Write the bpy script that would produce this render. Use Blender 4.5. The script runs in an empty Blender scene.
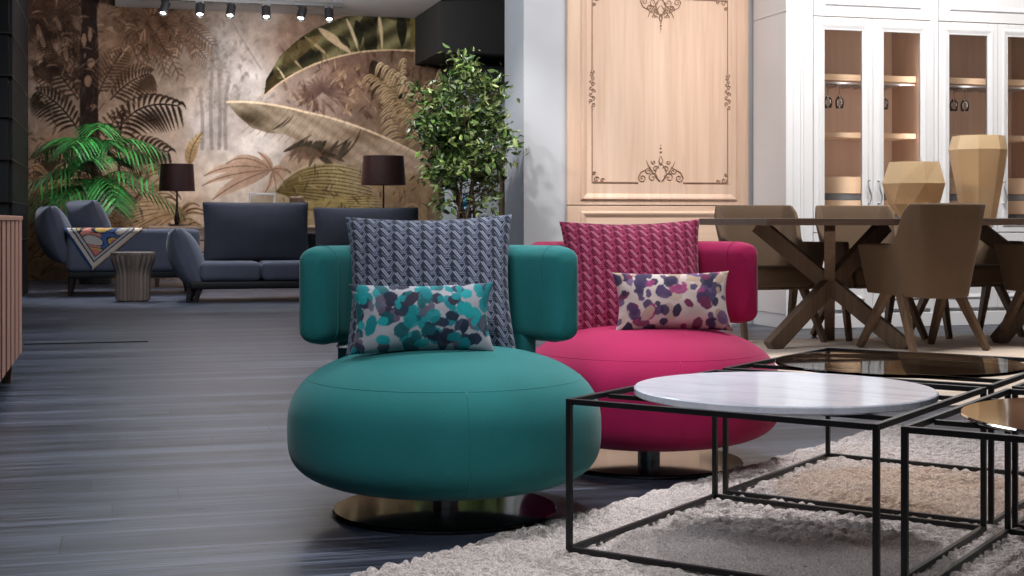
import bpy, bmesh, math, random
import numpy as np
from mathutils import Vector, Matrix, Euler, noise as mnoise

random.seed(7)
rng = np.random.default_rng(7)
C = bpy.context.scene.collection
PI = math.pi
R = math.radians

# ------------------------------------------------------------------ camera geometry (50 mm lens, level, shifted down)
F = 1422.2
HC = 0.745
YH = 220.0
TH = R(15.5)
cs, sn = math.cos(TH), math.sin(TH)

def cr(cx, cz):                       # distance right / ahead of the camera -> room X, Y
    return (cs*cx + sn*cz, -sn*cx + cs*cz)
def onY(x, Y):                        # room X where sight column x meets the plane Y
    r = (x-512)/F
    return Y*(cs*r+sn)/(cs-sn*r)
def zat(x, y, Y):
    r = (x-512)/F
    return HC-(y-YH)*(Y/(cs-sn*r))/F
def ground(x, y, z=0.0):
    Z = (HC-z)*F/(y-YH)
    return cr((x-512)/F*Z, Z)

# ------------------------------------------------------------------ colours and materials
def lin(v):
    v = v/255.0
    return v/12.92 if v <= 0.04045 else ((v+0.055)/1.055)**2.4
def rgb(c):
    return (lin(c[0]), lin(c[1]), lin(c[2]), 1.0)

def new_mat(name):
    m = bpy.data.materials.new(name)
    m.use_nodes = True
    nt = m.node_tree
    b = nt.nodes['Principled BSDF']
    return m, nt, b
def node(nt, t, **kw):
    n = nt.nodes.new(t)
    for k, v in kw.items():
        if k in n.inputs: n.inputs[k].default_value = v
        else: setattr(n, k, v)
    return n
def coords(nt, kind='Object', scale=(1, 1, 1)):
    tc = nt.nodes.new('ShaderNodeTexCoord')
    mp = nt.nodes.new('ShaderNodeMapping')
    mp.inputs['Scale'].default_value = scale
    nt.links.new(tc.outputs[kind], mp.inputs['Vector'])
    return mp.outputs['Vector']
def ramp(nt, fac, stops):
    r = nt.nodes.new('ShaderNodeValToRGB')
    e = r.color_ramp.elements
    while len(e) < len(stops): e.new(0.5)
    for i, (p, c) in enumerate(stops):
        e[i].position = p
        e[i].color = c
    nt.links.new(fac, r.inputs['Fac'])
    return r.outputs['Color']
def bump(nt, b, height, strength=0.3, dist=0.002):
    n = nt.nodes.new('ShaderNodeBump')
    n.inputs['Strength'].default_value = strength
    n.inputs['Distance'].default_value = dist
    nt.links.new(height, n.inputs['Height'])
    nt.links.new(n.outputs['Normal'], b.inputs['Normal'])
def shade(c, f):
    return tuple(max(0, min(255, v*f)) for v in c)

def plain(name, c, rough=0.5, metal=0.0, var=0.06, scale=6.0, spec=0.5, bmp=0.0, bscale=300.0):
    m, nt, b = new_mat(name)
    v = coords(nt)
    n = node(nt, 'ShaderNodeTexNoise', Scale=scale, Detail=4.0)
    nt.links.new(v, n.inputs['Vector'])
    col = ramp(nt, n.outputs['Fac'], [(0.3, rgb(shade(c, 1-var))), (0.7, rgb(shade(c, 1+var)))])
    nt.links.new(col, b.inputs['Base Color'])
    b.inputs['Roughness'].default_value = rough
    b.inputs['Metallic'].default_value = metal
    b.inputs['Specular IOR Level'].default_value = spec
    if bmp:
        n2 = node(nt, 'ShaderNodeTexNoise', Scale=bscale, Detail=2.0)
        nt.links.new(v, n2.inputs['Vector'])
        bump(nt, b, n2.outputs['Fac'], bmp, 0.002)
    return m

def fabric(name, c, rough=0.85, wscale=260.0, strength=0.35, var=0.08, sheen=0.15, rib=True):
    m, nt, b = new_mat(name)
    v = coords(nt)
    n = node(nt, 'ShaderNodeTexNoise', Scale=420.0, Detail=2.0)
    nt.links.new(v, n.inputs['Vector'])
    n3 = node(nt, 'ShaderNodeTexNoise', Scale=5.0, Detail=3.0)
    nt.links.new(v, n3.inputs['Vector'])
    mx = node(nt, 'ShaderNodeMath', operation='ADD')
    nt.links.new(n.outputs['Fac'], mx.inputs[0]); nt.links.new(n3.outputs['Fac'], mx.inputs[1])
    hf = node(nt, 'ShaderNodeMath', operation='MULTIPLY'); hf.inputs[1].default_value = 0.5
    nt.links.new(mx.outputs[0], hf.inputs[0])
    col = ramp(nt, hf.outputs[0], [(0.35, rgb(shade(c, 1-var))), (0.65, rgb(shade(c, 1+var)))])
    nt.links.new(col, b.inputs['Base Color'])
    b.inputs['Roughness'].default_value = rough
    b.inputs['Specular IOR Level'].default_value = 0.25
    b.inputs['Sheen Weight'].default_value = sheen
    b.inputs['Sheen Roughness'].default_value = 0.4
    if rib:
        w = node(nt, 'ShaderNodeTexWave', Scale=wscale, Distortion=1.5, wave_type='BANDS', bands_direction='DIAGONAL')
        nt.links.new(v, w.inputs['Vector'])
        bump(nt, b, w.outputs['Fac'], strength, 0.0015)
    else:
        bump(nt, b, n.outputs['Fac'], strength, 0.002)
    return m

def painted(name, rough=0.8, bmp=0.2, bscale=300.0, spec=0.2, sheen=0.0, trans=0.0, var=0.0):
    m, nt, b = new_mat(name)
    a = nt.nodes.new('ShaderNodeAttribute'); a.attribute_name = 'Col'
    src = a.outputs['Color']
    v = coords(nt)
    if var:
        n = node(nt, 'ShaderNodeTexNoise', Scale=9.0, Detail=6.0)
        nt.links.new(v, n.inputs['Vector'])
        g = ramp(nt, n.outputs['Fac'], [(0.3, (1-var, 1-var, 1-var, 1)), (0.7, (1, 1, 1, 1))])
        mx = nt.nodes.new('ShaderNodeMix'); mx.data_type = 'RGBA'; mx.blend_type = 'MULTIPLY'
        mx.inputs[0].default_value = 1.0
        nt.links.new(src, mx.inputs[6]); nt.links.new(g, mx.inputs[7])
        src = mx.outputs[2]
    nt.links.new(src, b.inputs['Base Color'])
    b.inputs['Roughness'].default_value = rough
    b.inputs['Specular IOR Level'].default_value = spec
    b.inputs['Sheen Weight'].default_value = sheen
    if bmp:
        n2 = node(nt, 'ShaderNodeTexNoise', Scale=bscale, Detail=2.0)
        nt.links.new(v, n2.inputs['Vector'])
        bump(nt, b, n2.outputs['Fac'], bmp, 0.002)
    return m

def wood(name, dark, light, axis='Z', rough=0.45, fine=40.0, spec=0.4, amt=1.0):
    m, nt, b = new_mat(name)
    s = {'X': (1.2, fine, fine), 'Y': (fine, 1.2, fine), 'Z': (fine, fine, 1.2)}[axis]
    v = coords(nt, 'Object', s)
    n = node(nt, 'ShaderNodeTexNoise', Scale=1.0, Detail=6.0, Roughness=0.6, Distortion=0.6)
    nt.links.new(v, n.inputs['Vector'])
    s2 = {'X': (.3, 5, 5), 'Y': (5, .3, 5), 'Z': (5, 5, .3)}[axis]
    v2 = coords(nt, 'Object', s2)
    n2 = node(nt, 'ShaderNodeTexNoise', Scale=1.0, Detail=3.0)
    nt.links.new(v2, n2.inputs['Vector'])
    mx = node(nt, 'ShaderNodeMath', operation='ADD')
    nt.links.new(n.outputs['Fac'], mx.inputs[0]); nt.links.new(n2.outputs['Fac'], mx.inputs[1])
    hf = node(nt, 'ShaderNodeMath', operation='MULTIPLY'); hf.inputs[1].default_value = 0.5
    nt.links.new(mx.outputs[0], hf.inputs[0])
    col = ramp(nt, hf.outputs[0], [(0.35, rgb(dark)), (0.65, rgb(light))])
    nt.links.new(col, b.inputs['Base Color'])
    b.inputs['Roughness'].default_value = rough
    b.inputs['Specular IOR Level'].default_value = spec
    bump(nt, b, n.outputs['Fac'], 0.12*amt, 0.001)
    return m

def thin_glass(name, tint, refl=1.0, rough=0.02, ior=1.5):
    m = bpy.data.materials.new(name); m.use_nodes = True
    nt = m.node_tree; nt.nodes.clear()
    out = nt.nodes.new('ShaderNodeOutputMaterial')
    t = nt.nodes.new('ShaderNodeBsdfTransparent'); t.inputs['Color'].default_value = (*tint, 1)
    g = nt.nodes.new('ShaderNodeBsdfGlossy'); g.inputs['Roughness'].default_value = rough
    g.inputs['Color'].default_value = (refl, refl, refl, 1)
    fr = nt.nodes.new('ShaderNodeFresnel'); fr.inputs['IOR'].default_value = ior
    mix = nt.nodes.new('ShaderNodeMixShader')
    nt.links.new(fr.outputs[0], mix.inputs['Fac'])
    nt.links.new(t.outputs[0], mix.inputs[1]); nt.links.new(g.outputs[0], mix.inputs[2])
    nt.links.new(mix.outputs[0], out.inputs['Surface'])
    return m

def emission(name, c, s):
    m = bpy.data.materials.new(name); m.use_nodes = True
    nt = m.node_tree; nt.nodes.clear()
    out = nt.nodes.new('ShaderNodeOutputMaterial')
    e = nt.nodes.new('ShaderNodeEmission'); e.inputs['Color'].default_value = rgb(c); e.inputs['Strength'].default_value = s
    nt.links.new(e.outputs[0], out.inputs['Surface'])
    return m

def floor_material():
    m, nt, b = new_mat('dark_plank_floor')
    v = coords(nt)
    br = node(nt, 'ShaderNodeTexBrick', Scale=1.0)
    br.inputs['Color1'].default_value = (0.35, 0.35, 0.35, 1)
    br.inputs['Color2'].default_value = (0.75, 0.75, 0.75, 1)
    br.inputs['Mortar'].default_value = (0.0, 0.0, 0.0, 1)
    br.inputs['Mortar Size'].default_value = 0.0022
    br.offset = 0.0
    br.inputs['Brick Width'].default_value = 1.83
    br.inputs['Row Height'].default_value = 0.185
    sx_ = nt.nodes.new('ShaderNodeSeparateXYZ'); nt.links.new(v, sx_.inputs[0])
    dv = node(nt, 'ShaderNodeMath', operation='DIVIDE'); dv.inputs[1].default_value = 0.185
    nt.links.new(sx_.outputs['Y'], dv.inputs[0])
    fl = node(nt, 'ShaderNodeMath', operation='FLOOR'); nt.links.new(dv.outputs[0], fl.inputs[0])
    wn = nt.nodes.new('ShaderNodeTexWhiteNoise'); wn.noise_dimensions = '1D'; nt.links.new(fl.outputs[0], wn.inputs['W'])
    ma = node(nt, 'ShaderNodeMath', operation='MULTIPLY_ADD'); ma.inputs[1].default_value = 5.3
    nt.links.new(wn.outputs['Value'], ma.inputs[0]); nt.links.new(sx_.outputs['X'], ma.inputs[2])
    cb_ = nt.nodes.new('ShaderNodeCombineXYZ'); nt.links.new(ma.outputs[0], cb_.inputs['X']); nt.links.new(sx_.outputs['Y'], cb_.inputs['Y'])
    nt.links.new(cb_.outputs[0], br.inputs['Vector'])
    v2 = coords(nt, 'Object', (1.3, 80, 1))
    n = node(nt, 'ShaderNodeTexNoise', Scale=1.0, Detail=8.0, Roughness=0.65, Distortion=0.4)
    nt.links.new(v2, n.inputs['Vector'])
    v4 = coords(nt, 'Object', (9, 330, 1))
    n4 = node(nt, 'ShaderNodeTexNoise', Scale=1.0, Detail=3.0)
    nt.links.new(v4, n4.inputs['Vector'])
    v3 = coords(nt, 'Object', (0.35, 9, 1))
    n3 = node(nt, 'ShaderNodeTexNoise', Scale=1.0, Detail=3.0)
    nt.links.new(v3, n3.inputs['Vector'])
    a = node(nt, 'ShaderNodeMath', operation='MULTIPLY_ADD'); a.inputs[1].default_value = 0.5
    nt.links.new(n3.outputs['Fac'], a.inputs[0]); nt.links.new(n.outputs['Fac'], a.inputs[2])
    a2 = node(nt, 'ShaderNodeMath', operation='MULTIPLY_ADD'); a2.inputs[1].default_value = 0.22
    nt.links.new(br.outputs['Color'], a2.inputs[0]); nt.links.new(a.outputs[0], a2.inputs[2])
    a3 = node(nt, 'ShaderNodeMath', operation='MULTIPLY_ADD'); a3.inputs[1].default_value = 0.24
    nt.links.new(n4.outputs['Fac'], a3.inputs[0]); nt.links.new(a2.outputs[0], a3.inputs[2])
    a5 = node(nt, 'ShaderNodeMath', operation='MULTIPLY'); a5.inputs[1].default_value = 0.70; nt.links.new(a3.outputs[0], a5.inputs[0])
    col = ramp(nt, a5.outputs[0], [(0.56, rgb((16, 19, 28))), (0.69, rgb((46, 51, 66))), (0.82, rgb((112, 119, 140)))])
    nt.links.new(col, b.inputs['Base Color'])
    rr = ramp(nt, n.outputs['Fac'], [(0.3, (0.26, 0.26, 0.26, 1)), (0.7, (0.46, 0.46, 0.46, 1))])
    nt.links.new(rr, b.inputs['Roughness'])
    b.inputs['Specular IOR Level'].default_value = 0.5
    bump(nt, b, a2.outputs[0], 0.25, 0.002)
    return m

def marble_material():
    m, nt, b = new_mat('white_marble')
    v = coords(nt, 'Object', (3, 14, 3))
    n = node(nt, 'ShaderNodeTexNoise', Scale=1.3, Detail=9.0, Roughness=0.7, Distortion=1.2)
    nt.links.new(v, n.inputs['Vector'])
    col = ramp(nt, n.outputs['Fac'], [(0.3, rgb((200, 204, 220))), (0.5, rgb((230, 233, 246))), (0.7, rgb((238, 240, 252)))])
    nt.links.new(col, b.inputs['Base Color'])
    b.inputs['Roughness'].default_value = 0.12
    return m

M = {}
M['floor'] = floor_material()
M['teal'] = fabric('teal_ribbed_fabric', (34, 113, 115), rib=False, strength=0.3, var=0.06)
M['pink'] = fabric('magenta_ribbed_fabric', (160, 21, 78), rib=False, strength=0.3, var=0.06)
M['navy'] = fabric('slate_navy_fabric', (92, 95, 110), rib=False, strength=0.3)
M['navy_dark'] = fabric('dark_navy_fabric', (62, 63, 75), rib=False, strength=0.3)
M['taupe'] = fabric('taupe_chair_fabric', (104, 85, 68), rib=False, strength=0.3, var=0.05)
M['chrome'] = plain('polished_steel', (224, 224, 228), rough=0.14, metal=0.8, var=0.01)
M['disc'] = plain('dark_polished_steel', (76, 74, 77), rough=0.07, metal=1.0, var=0.01)
M['black_metal'] = plain('black_powder_coated_metal', (26, 26, 29), rough=0.42, metal=0.3, var=0.05)
M['black'] = plain('matt_black', (12, 12, 14), rough=0.6, var=0.1)
M['black_soffit'] = plain('black_soffit_paint', (9, 9, 10), rough=0.8, var=0.05)
M['bronze'] = plain('bronze_strip', (58, 50, 46), rough=0.4, metal=0.6, var=0.05)
M['marble'] = marble_material()
M['smoked'] = thin_glass('smoked_brown_glass', (0.90, 0.80, 0.70), 0.7, 0.02, 1.16)
M['mirror'] = plain('bronze_mirror', (206, 200, 190), rough=0.06, metal=1.0, var=0.01)
M['glass'] = thin_glass('clear_pane_glass', (0.93, 0.92, 0.90), 0.9)
M['wine_glass'] = thin_glass('clear_drinking_glass', (0.93, 0.94, 0.95), 1.0)
M['white'] = plain('white_lacquer', (226, 226, 228), rough=0.38, var=0.012, scale=3)
M['wall'] = plain('white_wall_paint', (188, 190, 195), rough=0.8, var=0.015, scale=3, bmp=0.05)
M['grey_wall'] = plain('pale_grey_wall_paint', (176, 184, 190), rough=0.8, var=0.03, scale=3)
M['ceiling'] = plain('ceiling_paint', (196, 194, 196), rough=0.85, var=0.02)
M['dark_ceiling'] = plain('dark_ceiling_paint', (30, 30, 32), rough=0.9, var=0.05)
M['oak'] = wood('pale_oak_veneer', (204, 170, 146), (226, 196, 174), 'Z', rough=0.5, fine=28)
M['oak_h'] = wood('pale_oak_horizontal', (204, 170, 146), (226, 196, 174), 'X', rough=0.5, fine=28)
M['carving'] = plain('carved_oak_darker', (142, 108, 88), rough=0.6, var=0.12, scale=40)  # one even tone, darker than the oak board
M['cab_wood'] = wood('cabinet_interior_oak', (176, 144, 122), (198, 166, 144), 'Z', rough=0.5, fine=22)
M['cab_drawer'] = wood('cabinet_drawer_oak', (204, 170, 138), (224, 192, 160), 'X', rough=0.5, fine=22)
M['walnut'] = wood('grey_walnut', (84, 68, 56), (124, 103, 86), 'Z', rough=0.45, fine=45)
M['walnut_top'] = wood('grey_walnut_top', (92, 76, 68), (118, 100, 90), 'X', rough=0.4, fine=45)
M['walnut_leg'] = wood('walnut_leg', (92, 74, 60), (130, 106, 86), 'Z', rough=0.45, fine=45)
M['rose_wood'] = wood('rosy_slat_wood', (160, 120, 106), (184, 142, 126), 'Z', rough=0.5, fine=14)
M['fluted'] = wood('weathered_fluted_wood', (92, 80, 74), (140, 124, 114), 'Z', rough=0.55, fine=45)
M['sofa_leg'] = wood('dark_sofa_leg', (40, 34, 32), (62, 54, 50), 'Z', rough=0.5)
M['beige_rug'] = fabric('beige_flat_rug', (236, 216, 198), rib=False, strength=0.4, var=0.06)
def wool():
    m, nt, b = new_mat('taupe_chunky_wool')
    v = coords(nt)
    n = node(nt, 'ShaderNodeTexVoronoi', Scale=48.0)
    n2 = node(nt, 'ShaderNodeTexNoise', Scale=220.0, Detail=3.0)
    nt.links.new(v, n.inputs['Vector']); nt.links.new(v, n2.inputs['Vector'])
    col = ramp(nt, n2.outputs['Fac'], [(0.3, rgb((176, 165, 162))), (0.7, rgb((224, 214, 211)))])
    nt.links.new(col, b.inputs['Base Color'])
    b.inputs['Roughness'].default_value = 0.95
    b.inputs['Specular IOR Level'].default_value = 0.1
    a = node(nt, 'ShaderNodeMath', operation='MULTIPLY_ADD'); a.inputs[1].default_value = -1.0
    nt.links.new(n.outputs['Distance'], a.inputs[0]); nt.links.new(n2.outputs['Fac'], a.inputs[2])
    bump(nt, b, a.outputs[0], 0.9, 0.008)
    return m
M['rug'] = wool()
M['shade'] = plain('aubergine_lamp_shade', (50, 28, 28), rough=0.45, var=0.3, scale=60, bmp=0.2)
M['lamp_base'] = plain('smoky_lamp_stem', (66, 56, 52), rough=0.2, metal=0.4)
M['handle'] = plain('brushed_nickel', (196, 196, 198), rough=0.3, metal=0.75, var=0.02)
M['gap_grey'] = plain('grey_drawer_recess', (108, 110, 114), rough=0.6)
M['tag'] = plain('white_card', (226, 226, 226), rough=0.7)
M['leaf'] = painted('glossy_green_leaves', rough=0.38, bmp=0.0, spec=0.5)
M['palm'] = painted('palm_green_leaves', rough=0.42, bmp=0.0, spec=0.5)
M['bark'] = wood('brown_bark', (74, 58, 44), (122, 102, 80), 'Z', rough=0.85, fine=60)
M['pot'] = plain('dark_planter', (44, 40, 38), rough=0.6)
M['soil'] = plain('potting_soil', (40, 30, 24), rough=0.95, bmp=0.6, bscale=60)
M['turq'] = plain('turquoise_glass', (20, 128, 168), rough=0.12, var=0.1, scale=30)
M['cloth'] = painted('patterned_cloth', rough=0.85, bmp=0.35, bscale=500.0, sheen=0.1)
M['mural'] = painted('painted_jungle_wallpaper', rough=0.85, bmp=0.05, bscale=120, spec=0.15, var=0.16)
M['lens'] = emission('lit_spot_lens', (255, 248, 236), 14.0)

def vase_material():
    m, nt, b = new_mat('amber_smoked_vase_glass')
    v = coords(nt, 'Object', (1, 1, 1))
    w = node(nt, 'ShaderNodeTexWave', Scale=60.0, Distortion=0.6, wave_type='BANDS', bands_direction='X')
    nt.links.new(v, w.inputs['Vector'])
    col = ramp(nt, w.outputs['Fac'], [(0.2, rgb((238, 208, 164))), (0.8, rgb((246, 222, 184)))])
    nt.links.new(col, b.inputs['Base Color'])
    b.inputs['Roughness'].default_value = 0.28
    b.inputs['Transmission Weight'].default_value = 0.35
    b.inputs['IOR'].default_value = 1.25
    return m
M['vase'] = vase_material()

# ------------------------------------------------------------------ mesh helpers
class MB:
    def __init__(s):
        s.v = []; s.f = []; s.c = None
    def add(s, vs, fs, mtx=None):
        o = len(s.v)
        if mtx is not None: vs = [mtx @ Vector(p) for p in vs]
        s.v += [tuple(p) for p in vs]
        s.f += [tuple(i+o for i in f) for f in fs]
        return s
    def box(s, x0, x1, y0, y1, z0, z1, mtx=None):
        vs = [(x0, y0, z0), (x1, y0, z0), (x1, y1, z0), (x0, y1, z0), (x0, y0, z1), (x1, y0, z1), (x1, y1, z1), (x0, y1, z1)]
        fs = [(0, 3, 2, 1), (4, 5, 6, 7), (0, 1, 5, 4), (1, 2, 6, 5), (2, 3, 7, 6), (3, 0, 4, 7)]
        return s.add(vs, fs, mtx)
    def bar(s, p, q, w0, w1=None, d0=None, d1=None, up=(0, 0, 1)):
        w1 = w0 if w1 is None else w1
        d0 = w0 if d0 is None else d0
        d1 = (w1 if d0 == w0 else d0) if d1 is None else d1
        p = Vector(p); q = Vector(q); t = (q-p).normalized()
        u = Vector(up)
        if abs(t.dot(u)) > 0.99: u = Vector((0, 1, 0))
        a = t.cross(u).normalized(); b = a.cross(t).normalized()
        vs = []
        for (o, w, d) in ((p, w0, d0), (q, w1, d1)):
            for (i, j) in ((-1, -1), (1, -1), (1, 1), (-1, 1)):
                vs.append(o+a*(i*w/2)+b*(j*d/2))
        fs = [(0, 3, 2, 1), (4, 5, 6, 7), (0, 1, 5, 4), (1, 2, 6, 5), (2, 3, 7, 6), (3, 0, 4, 7)]
        return s.add(vs, fs)
    def lathe(s, prof, n=48, mtx=None):
        vs = []; fs = []
        for (r, z) in prof:
            for i in range(n):
                a = 2*PI*i/n
                vs.append((r*math.cos(a), r*math.sin(a), z))
        for j in range(len(prof)-1):
            for i in range(n):
                k = (i+1) % n
                fs.append((j*n+i, j*n+k, (j+1)*n+k, (j+1)*n+i))
        if prof[0][0] > 1e-6: fs.append(tuple(reversed(range(n))))
        if prof[-1][0] > 1e-6: fs.append(tuple((len(prof)-1)*n+i for i in range(n)))
        return s.add(vs, fs, mtx)
    def tube(s, pts, rad, n=8, closed=False):
        pts = [Vector(p) for p in pts]
        m = len(pts)
        if not hasattr(rad, '__len__'): rad = [rad]*m
        vs = []; fs = []
        ref = None
        for i, p in enumerate(pts):
            if closed: t = pts[(i+1) % m]-pts[(i-1) % m]
            else: t = pts[min(i+1, m-1)]-pts[max(i-1, 0)]
            t = t.normalized() if t.length > 1e-9 else Vector((0, 0, 1))
            if ref is None:
                ref = Vector((0, 0, 1)) if abs(t.z) < 0.9 else Vector((1, 0, 0))
            a = (ref-t*ref.dot(t))
            a = a.normalized() if a.length > 1e-6 else t.orthogonal().normalized()
            b = t.cross(a)
            ref = a
            for k in range(n):
                g = 2*PI*k/n
                vs.append(p+(a*math.cos(g)+b*math.sin(g))*rad[i])
        for i in range(m if closed else m-1):
            j = (i+1) % m
            for k in range(n):
                l = (k+1) % n
                fs.append((i*n+k, i*n+l, j*n+l, j*n+k))
        if not closed:
            fs.append(tuple(reversed(range(n)))); fs.append(tuple((m-1)*n+k for k in range(n)))
        return s.add(vs, fs)
    def grid(s, nu, nv, fn, closed_u=False):
        vs = [fn(i, j) for j in range(nv) for i in range(nu)]
        fs = []
        for j in range(nv-1):
            for i in range(nu if closed_u else nu-1):
                k = (i+1) % nu
                fs.append((j*nu+i, j*nu+k, (j+1)*nu+k, (j+1)*nu+i))
        return s.add(vs, fs)
    def build(s, name, mat, parent=None, smooth=False, bevel=0.0, seg=2, subsurf=0, solid=0.0, colors=None, angle=None, fix=True):
        me = bpy.data.meshes.new(name)
        me.from_pydata(s.v, [], s.f)
        me.materials.append(mat)
        if colors is not None:
            at = me.color_attributes.new('Col', 'FLOAT_COLOR', 'POINT')
            cc = np.ones((len(s.v), 4), dtype=np.float32); cc[:, :3] = colors
            at.data.foreach_set('color', cc.ravel())
        if fix:
            bm = bmesh.new(); bm.from_mesh(me)
            bmesh.ops.recalc_face_normals(bm, faces=bm.faces[:])
            bm.to_mesh(me); bm.free()
        if smooth: me.polygons.foreach_set('use_smooth', [True]*len(me.polygons))
        me.update()
        o = bpy.data.objects.new(name, me)
        C.objects.link(o)
        if parent is not None: o.parent = parent
        if solid:
            md = o.modifiers.new('solid', 'SOLIDIFY'); md.thickness = solid; md.offset = 0
        if bevel:
            md = o.modifiers.new('bevel', 'BEVEL'); md.width = bevel; md.segments = seg
            md.limit_method = 'ANGLE'; md.angle_limit = R(35)
            md.harden_normals = False
        if subsurf:
            md = o.modifiers.new('sub', 'SUBSURF'); md.levels = subsurf; md.render_levels = subsurf
        return o

def thing(name, label, cat, loc=(0, 0, 0), rotz=0.0, group=None):
    o = bpy.data.objects.new(name, None)
    C.objects.link(o)
    o.empty_display_size = 0.1
    o.location = loc; o.rotation_euler = (0, 0, rotz)
    return tag(o, label, cat, group)
def tag(o, label, cat, group=None):
    o['label'] = label; o['category'] = cat
    if group: o['group'] = group
    return o
def struct(o, label=None):
    o['kind'] = 'structure'
    if label: o['label'] = label
    return o
def copy_tree(o, parent=None):
    c = o.copy(); C.objects.link(c)
    if parent is not None: c.parent = parent
    for ch in list(o.children):
        copy_tree(ch, c)
    return c
def bx(name, mat, parent, *a, bevel=0.0, seg=2):
    return MB().box(*a).build(name, mat, parent, bevel=bevel, seg=seg)

# ------------------------------------------------------------------ the room
struct(bx('floor', M['floor'], None, -9, 11, -3, 22, -0.1, 0.0), 'dark slate grey plank floor with a soft sheen')
YW = 9.37                                # plane of the white wall with the oak panel
XC0, XC1 = onY(525, YW), 4.38
struct(bx('wall_right', M['wall'], None, XC0, 8.6, YW+0.03, YW+0.53, 0, 4.2), 'white wall beside and behind the oak panel')
YM = 18.5                                # plane of the jungle mural
struct(bx('wall_back', M['grey_wall'], None, -9, 9, YM+0.02, YM+0.2, 0, 4.6), 'far wall behind the jungle mural')
struct(bx('wall_left', M['black'], None, -6.2, -6.0, -3, YM, 0, 4.6), 'dark left side wall')
# far side: pale wall behind the ficus and black soffit above it
struct(bx('wall_far', M['grey_wall'], None, 4.72, 8.6, 17.2, 17.35, 0, 1.62), 'low pale grey wall behind the ficus')
struct(bx('ceiling', M['dark_ceiling'], None, -9, 11, -3, 22, 4.2, 4.3), 'dark open ceiling')
struct(bx('trim_1', M['ceiling'], None, -0.03, 3.79, 8.0, YM, 3.42, 3.52), 'white dropped ceiling panel')
struct(bx('trim_2', M['black_soffit'], None, 3.80, 6.0, 17.0, YM, 2.80, 4.2), 'black ceiling bulkhead above the ficus')
struct(bx('trim_3', M['black'], None, 4.16, 6.5, 17.5, YM, 2.55, 2.8), 'black lower box under the bulkhead')  # second plain black box below the bulkhead
p0 = ground(0, 345); p1 = ground(150, 341.5)
struct(MB().bar((onY(24, p0[1]), p0[1]+0.0, 0.002), (onY(148, p0[1]), p0[1], 0.002), 0.03, d0=0.004).build('trim_4', M['black']), 'thin black joint strip across the floor')

# ------------------------------------------------------------------ jungle mural, painted on the wall plane
CW, CH, CX0, CY0, CSC = 0, 0, 10.0, -30.0, 2.2
CW, CH = int(450*CSC), int(330*CSC)
yy, xx = np.mgrid[0:CH, 0:CW].astype(np.float32)
PX = xx/CSC+CX0; PY = yy/CSC+CY0
ctrl = [((40, 10), (74, 56, 46)), ((60, 60), (104, 86, 74)), ((34, 100), (122, 108, 98)), ((110, 50), (100, 80, 66)), ((150, 15), (86, 68, 56)),
        ((185, 30), (104, 88, 76)), ((180, 75), (122, 106, 94)), ((215, 50), (140, 132, 128)), ((245, 80), (164, 156, 152)), ((205, 125), (160, 150, 146)),
        ((170, 130), (152, 134, 120)), ((255, 150), (184, 174, 168)), ((225, 190), (190, 174, 162)), ((300, 90), (136, 118, 108)), ((350, 70), (108, 86, 74)),
        ((400, 95), (108, 88, 74)), ((130, 150), (146, 122, 104)), ((60, 160), (128, 104, 86)), ((100, 210), (118, 94, 74)), ((45, 260), (112, 92, 72)),
        ((200, 210), (176, 152, 132)), ((310, 200), (146, 128, 98)), ((425, 190), (128, 112, 90)), ((290, 30), (120, 98, 84)), ((420, 20), (92, 76, 60)), ((270, 20), (140, 126, 118))]
W = np.zeros((CH, CW), np.float32); A = np.zeros((CH, CW, 3), np.float32)
for (x, y), c in ctrl:
    w = 1.0/((PX-x)**2+(PY-y)**2+120.0)**1.6
    W += w
    A += w[..., None]*np.array(c, np.float32)
CAN = A/W[..., None]
def vnoise(sx, sy, seed):
    r = np.random.default_rng(seed)
    g = r.random((64, 64)).astype(np.float32)
    u = (PX/sx) % 62; v = ((PY+40)/sy) % 62
    i = u.astype(int); j = v.astype(int); fu = u-i; fv = v-j
    fu = fu*fu*(3-2*fu); fv = fv*fv*(3-2*fv)
    return (g[j, i]*(1-fu)+g[j, i+1]*fu)*(1-fv)+(g[j+1, i]*(1-fu)+g[j+1, i+1]*fu)*fv
CAN *= (0.86+0.16*vnoise(22, 22, 1)+0.12*vnoise(7, 9, 2))[..., None]

def fill(poly, colfn, alpha=1.0):
    poly = np.array(poly, np.float32)
    x0, y0 = poly.min(0)-1; x1, y1 = poly.max(0)+1
    i0 = max(0, int((x0-CX0)*CSC)); i1 = min(CW, int((x1-CX0)*CSC)+2)
    j0 = max(0, int((y0-CY0)*CSC)); j1 = min(CH, int((y1-CY0)*CSC)+2)
    if i1 <= i0 or j1 <= j0: return
    X = PX[j0:j1, i0:i1]; Y = PY[j0:j1, i0:i1]
    ins = np.zeros(X.shape, bool)
    n = len(poly)
    for k in range(n):
        xa, ya = poly[k]; xb, yb = poly[(k+1) % n]
        if ya == yb: continue
        cnd = ((ya > Y) != (yb > Y)) & (X < (xb-xa)*(Y-ya)/(yb-ya)+xa)
        ins ^= cnd
    col = colfn(X, Y) if callable(colfn) else np.broadcast_to(np.array(colfn, np.float32), X.shape+(3,))
    a = (ins*alpha)[..., None]
    CAN[j0:j1, i0:i1] = CAN[j0:j1, i0:i1]*(1-a)+col*a

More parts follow.
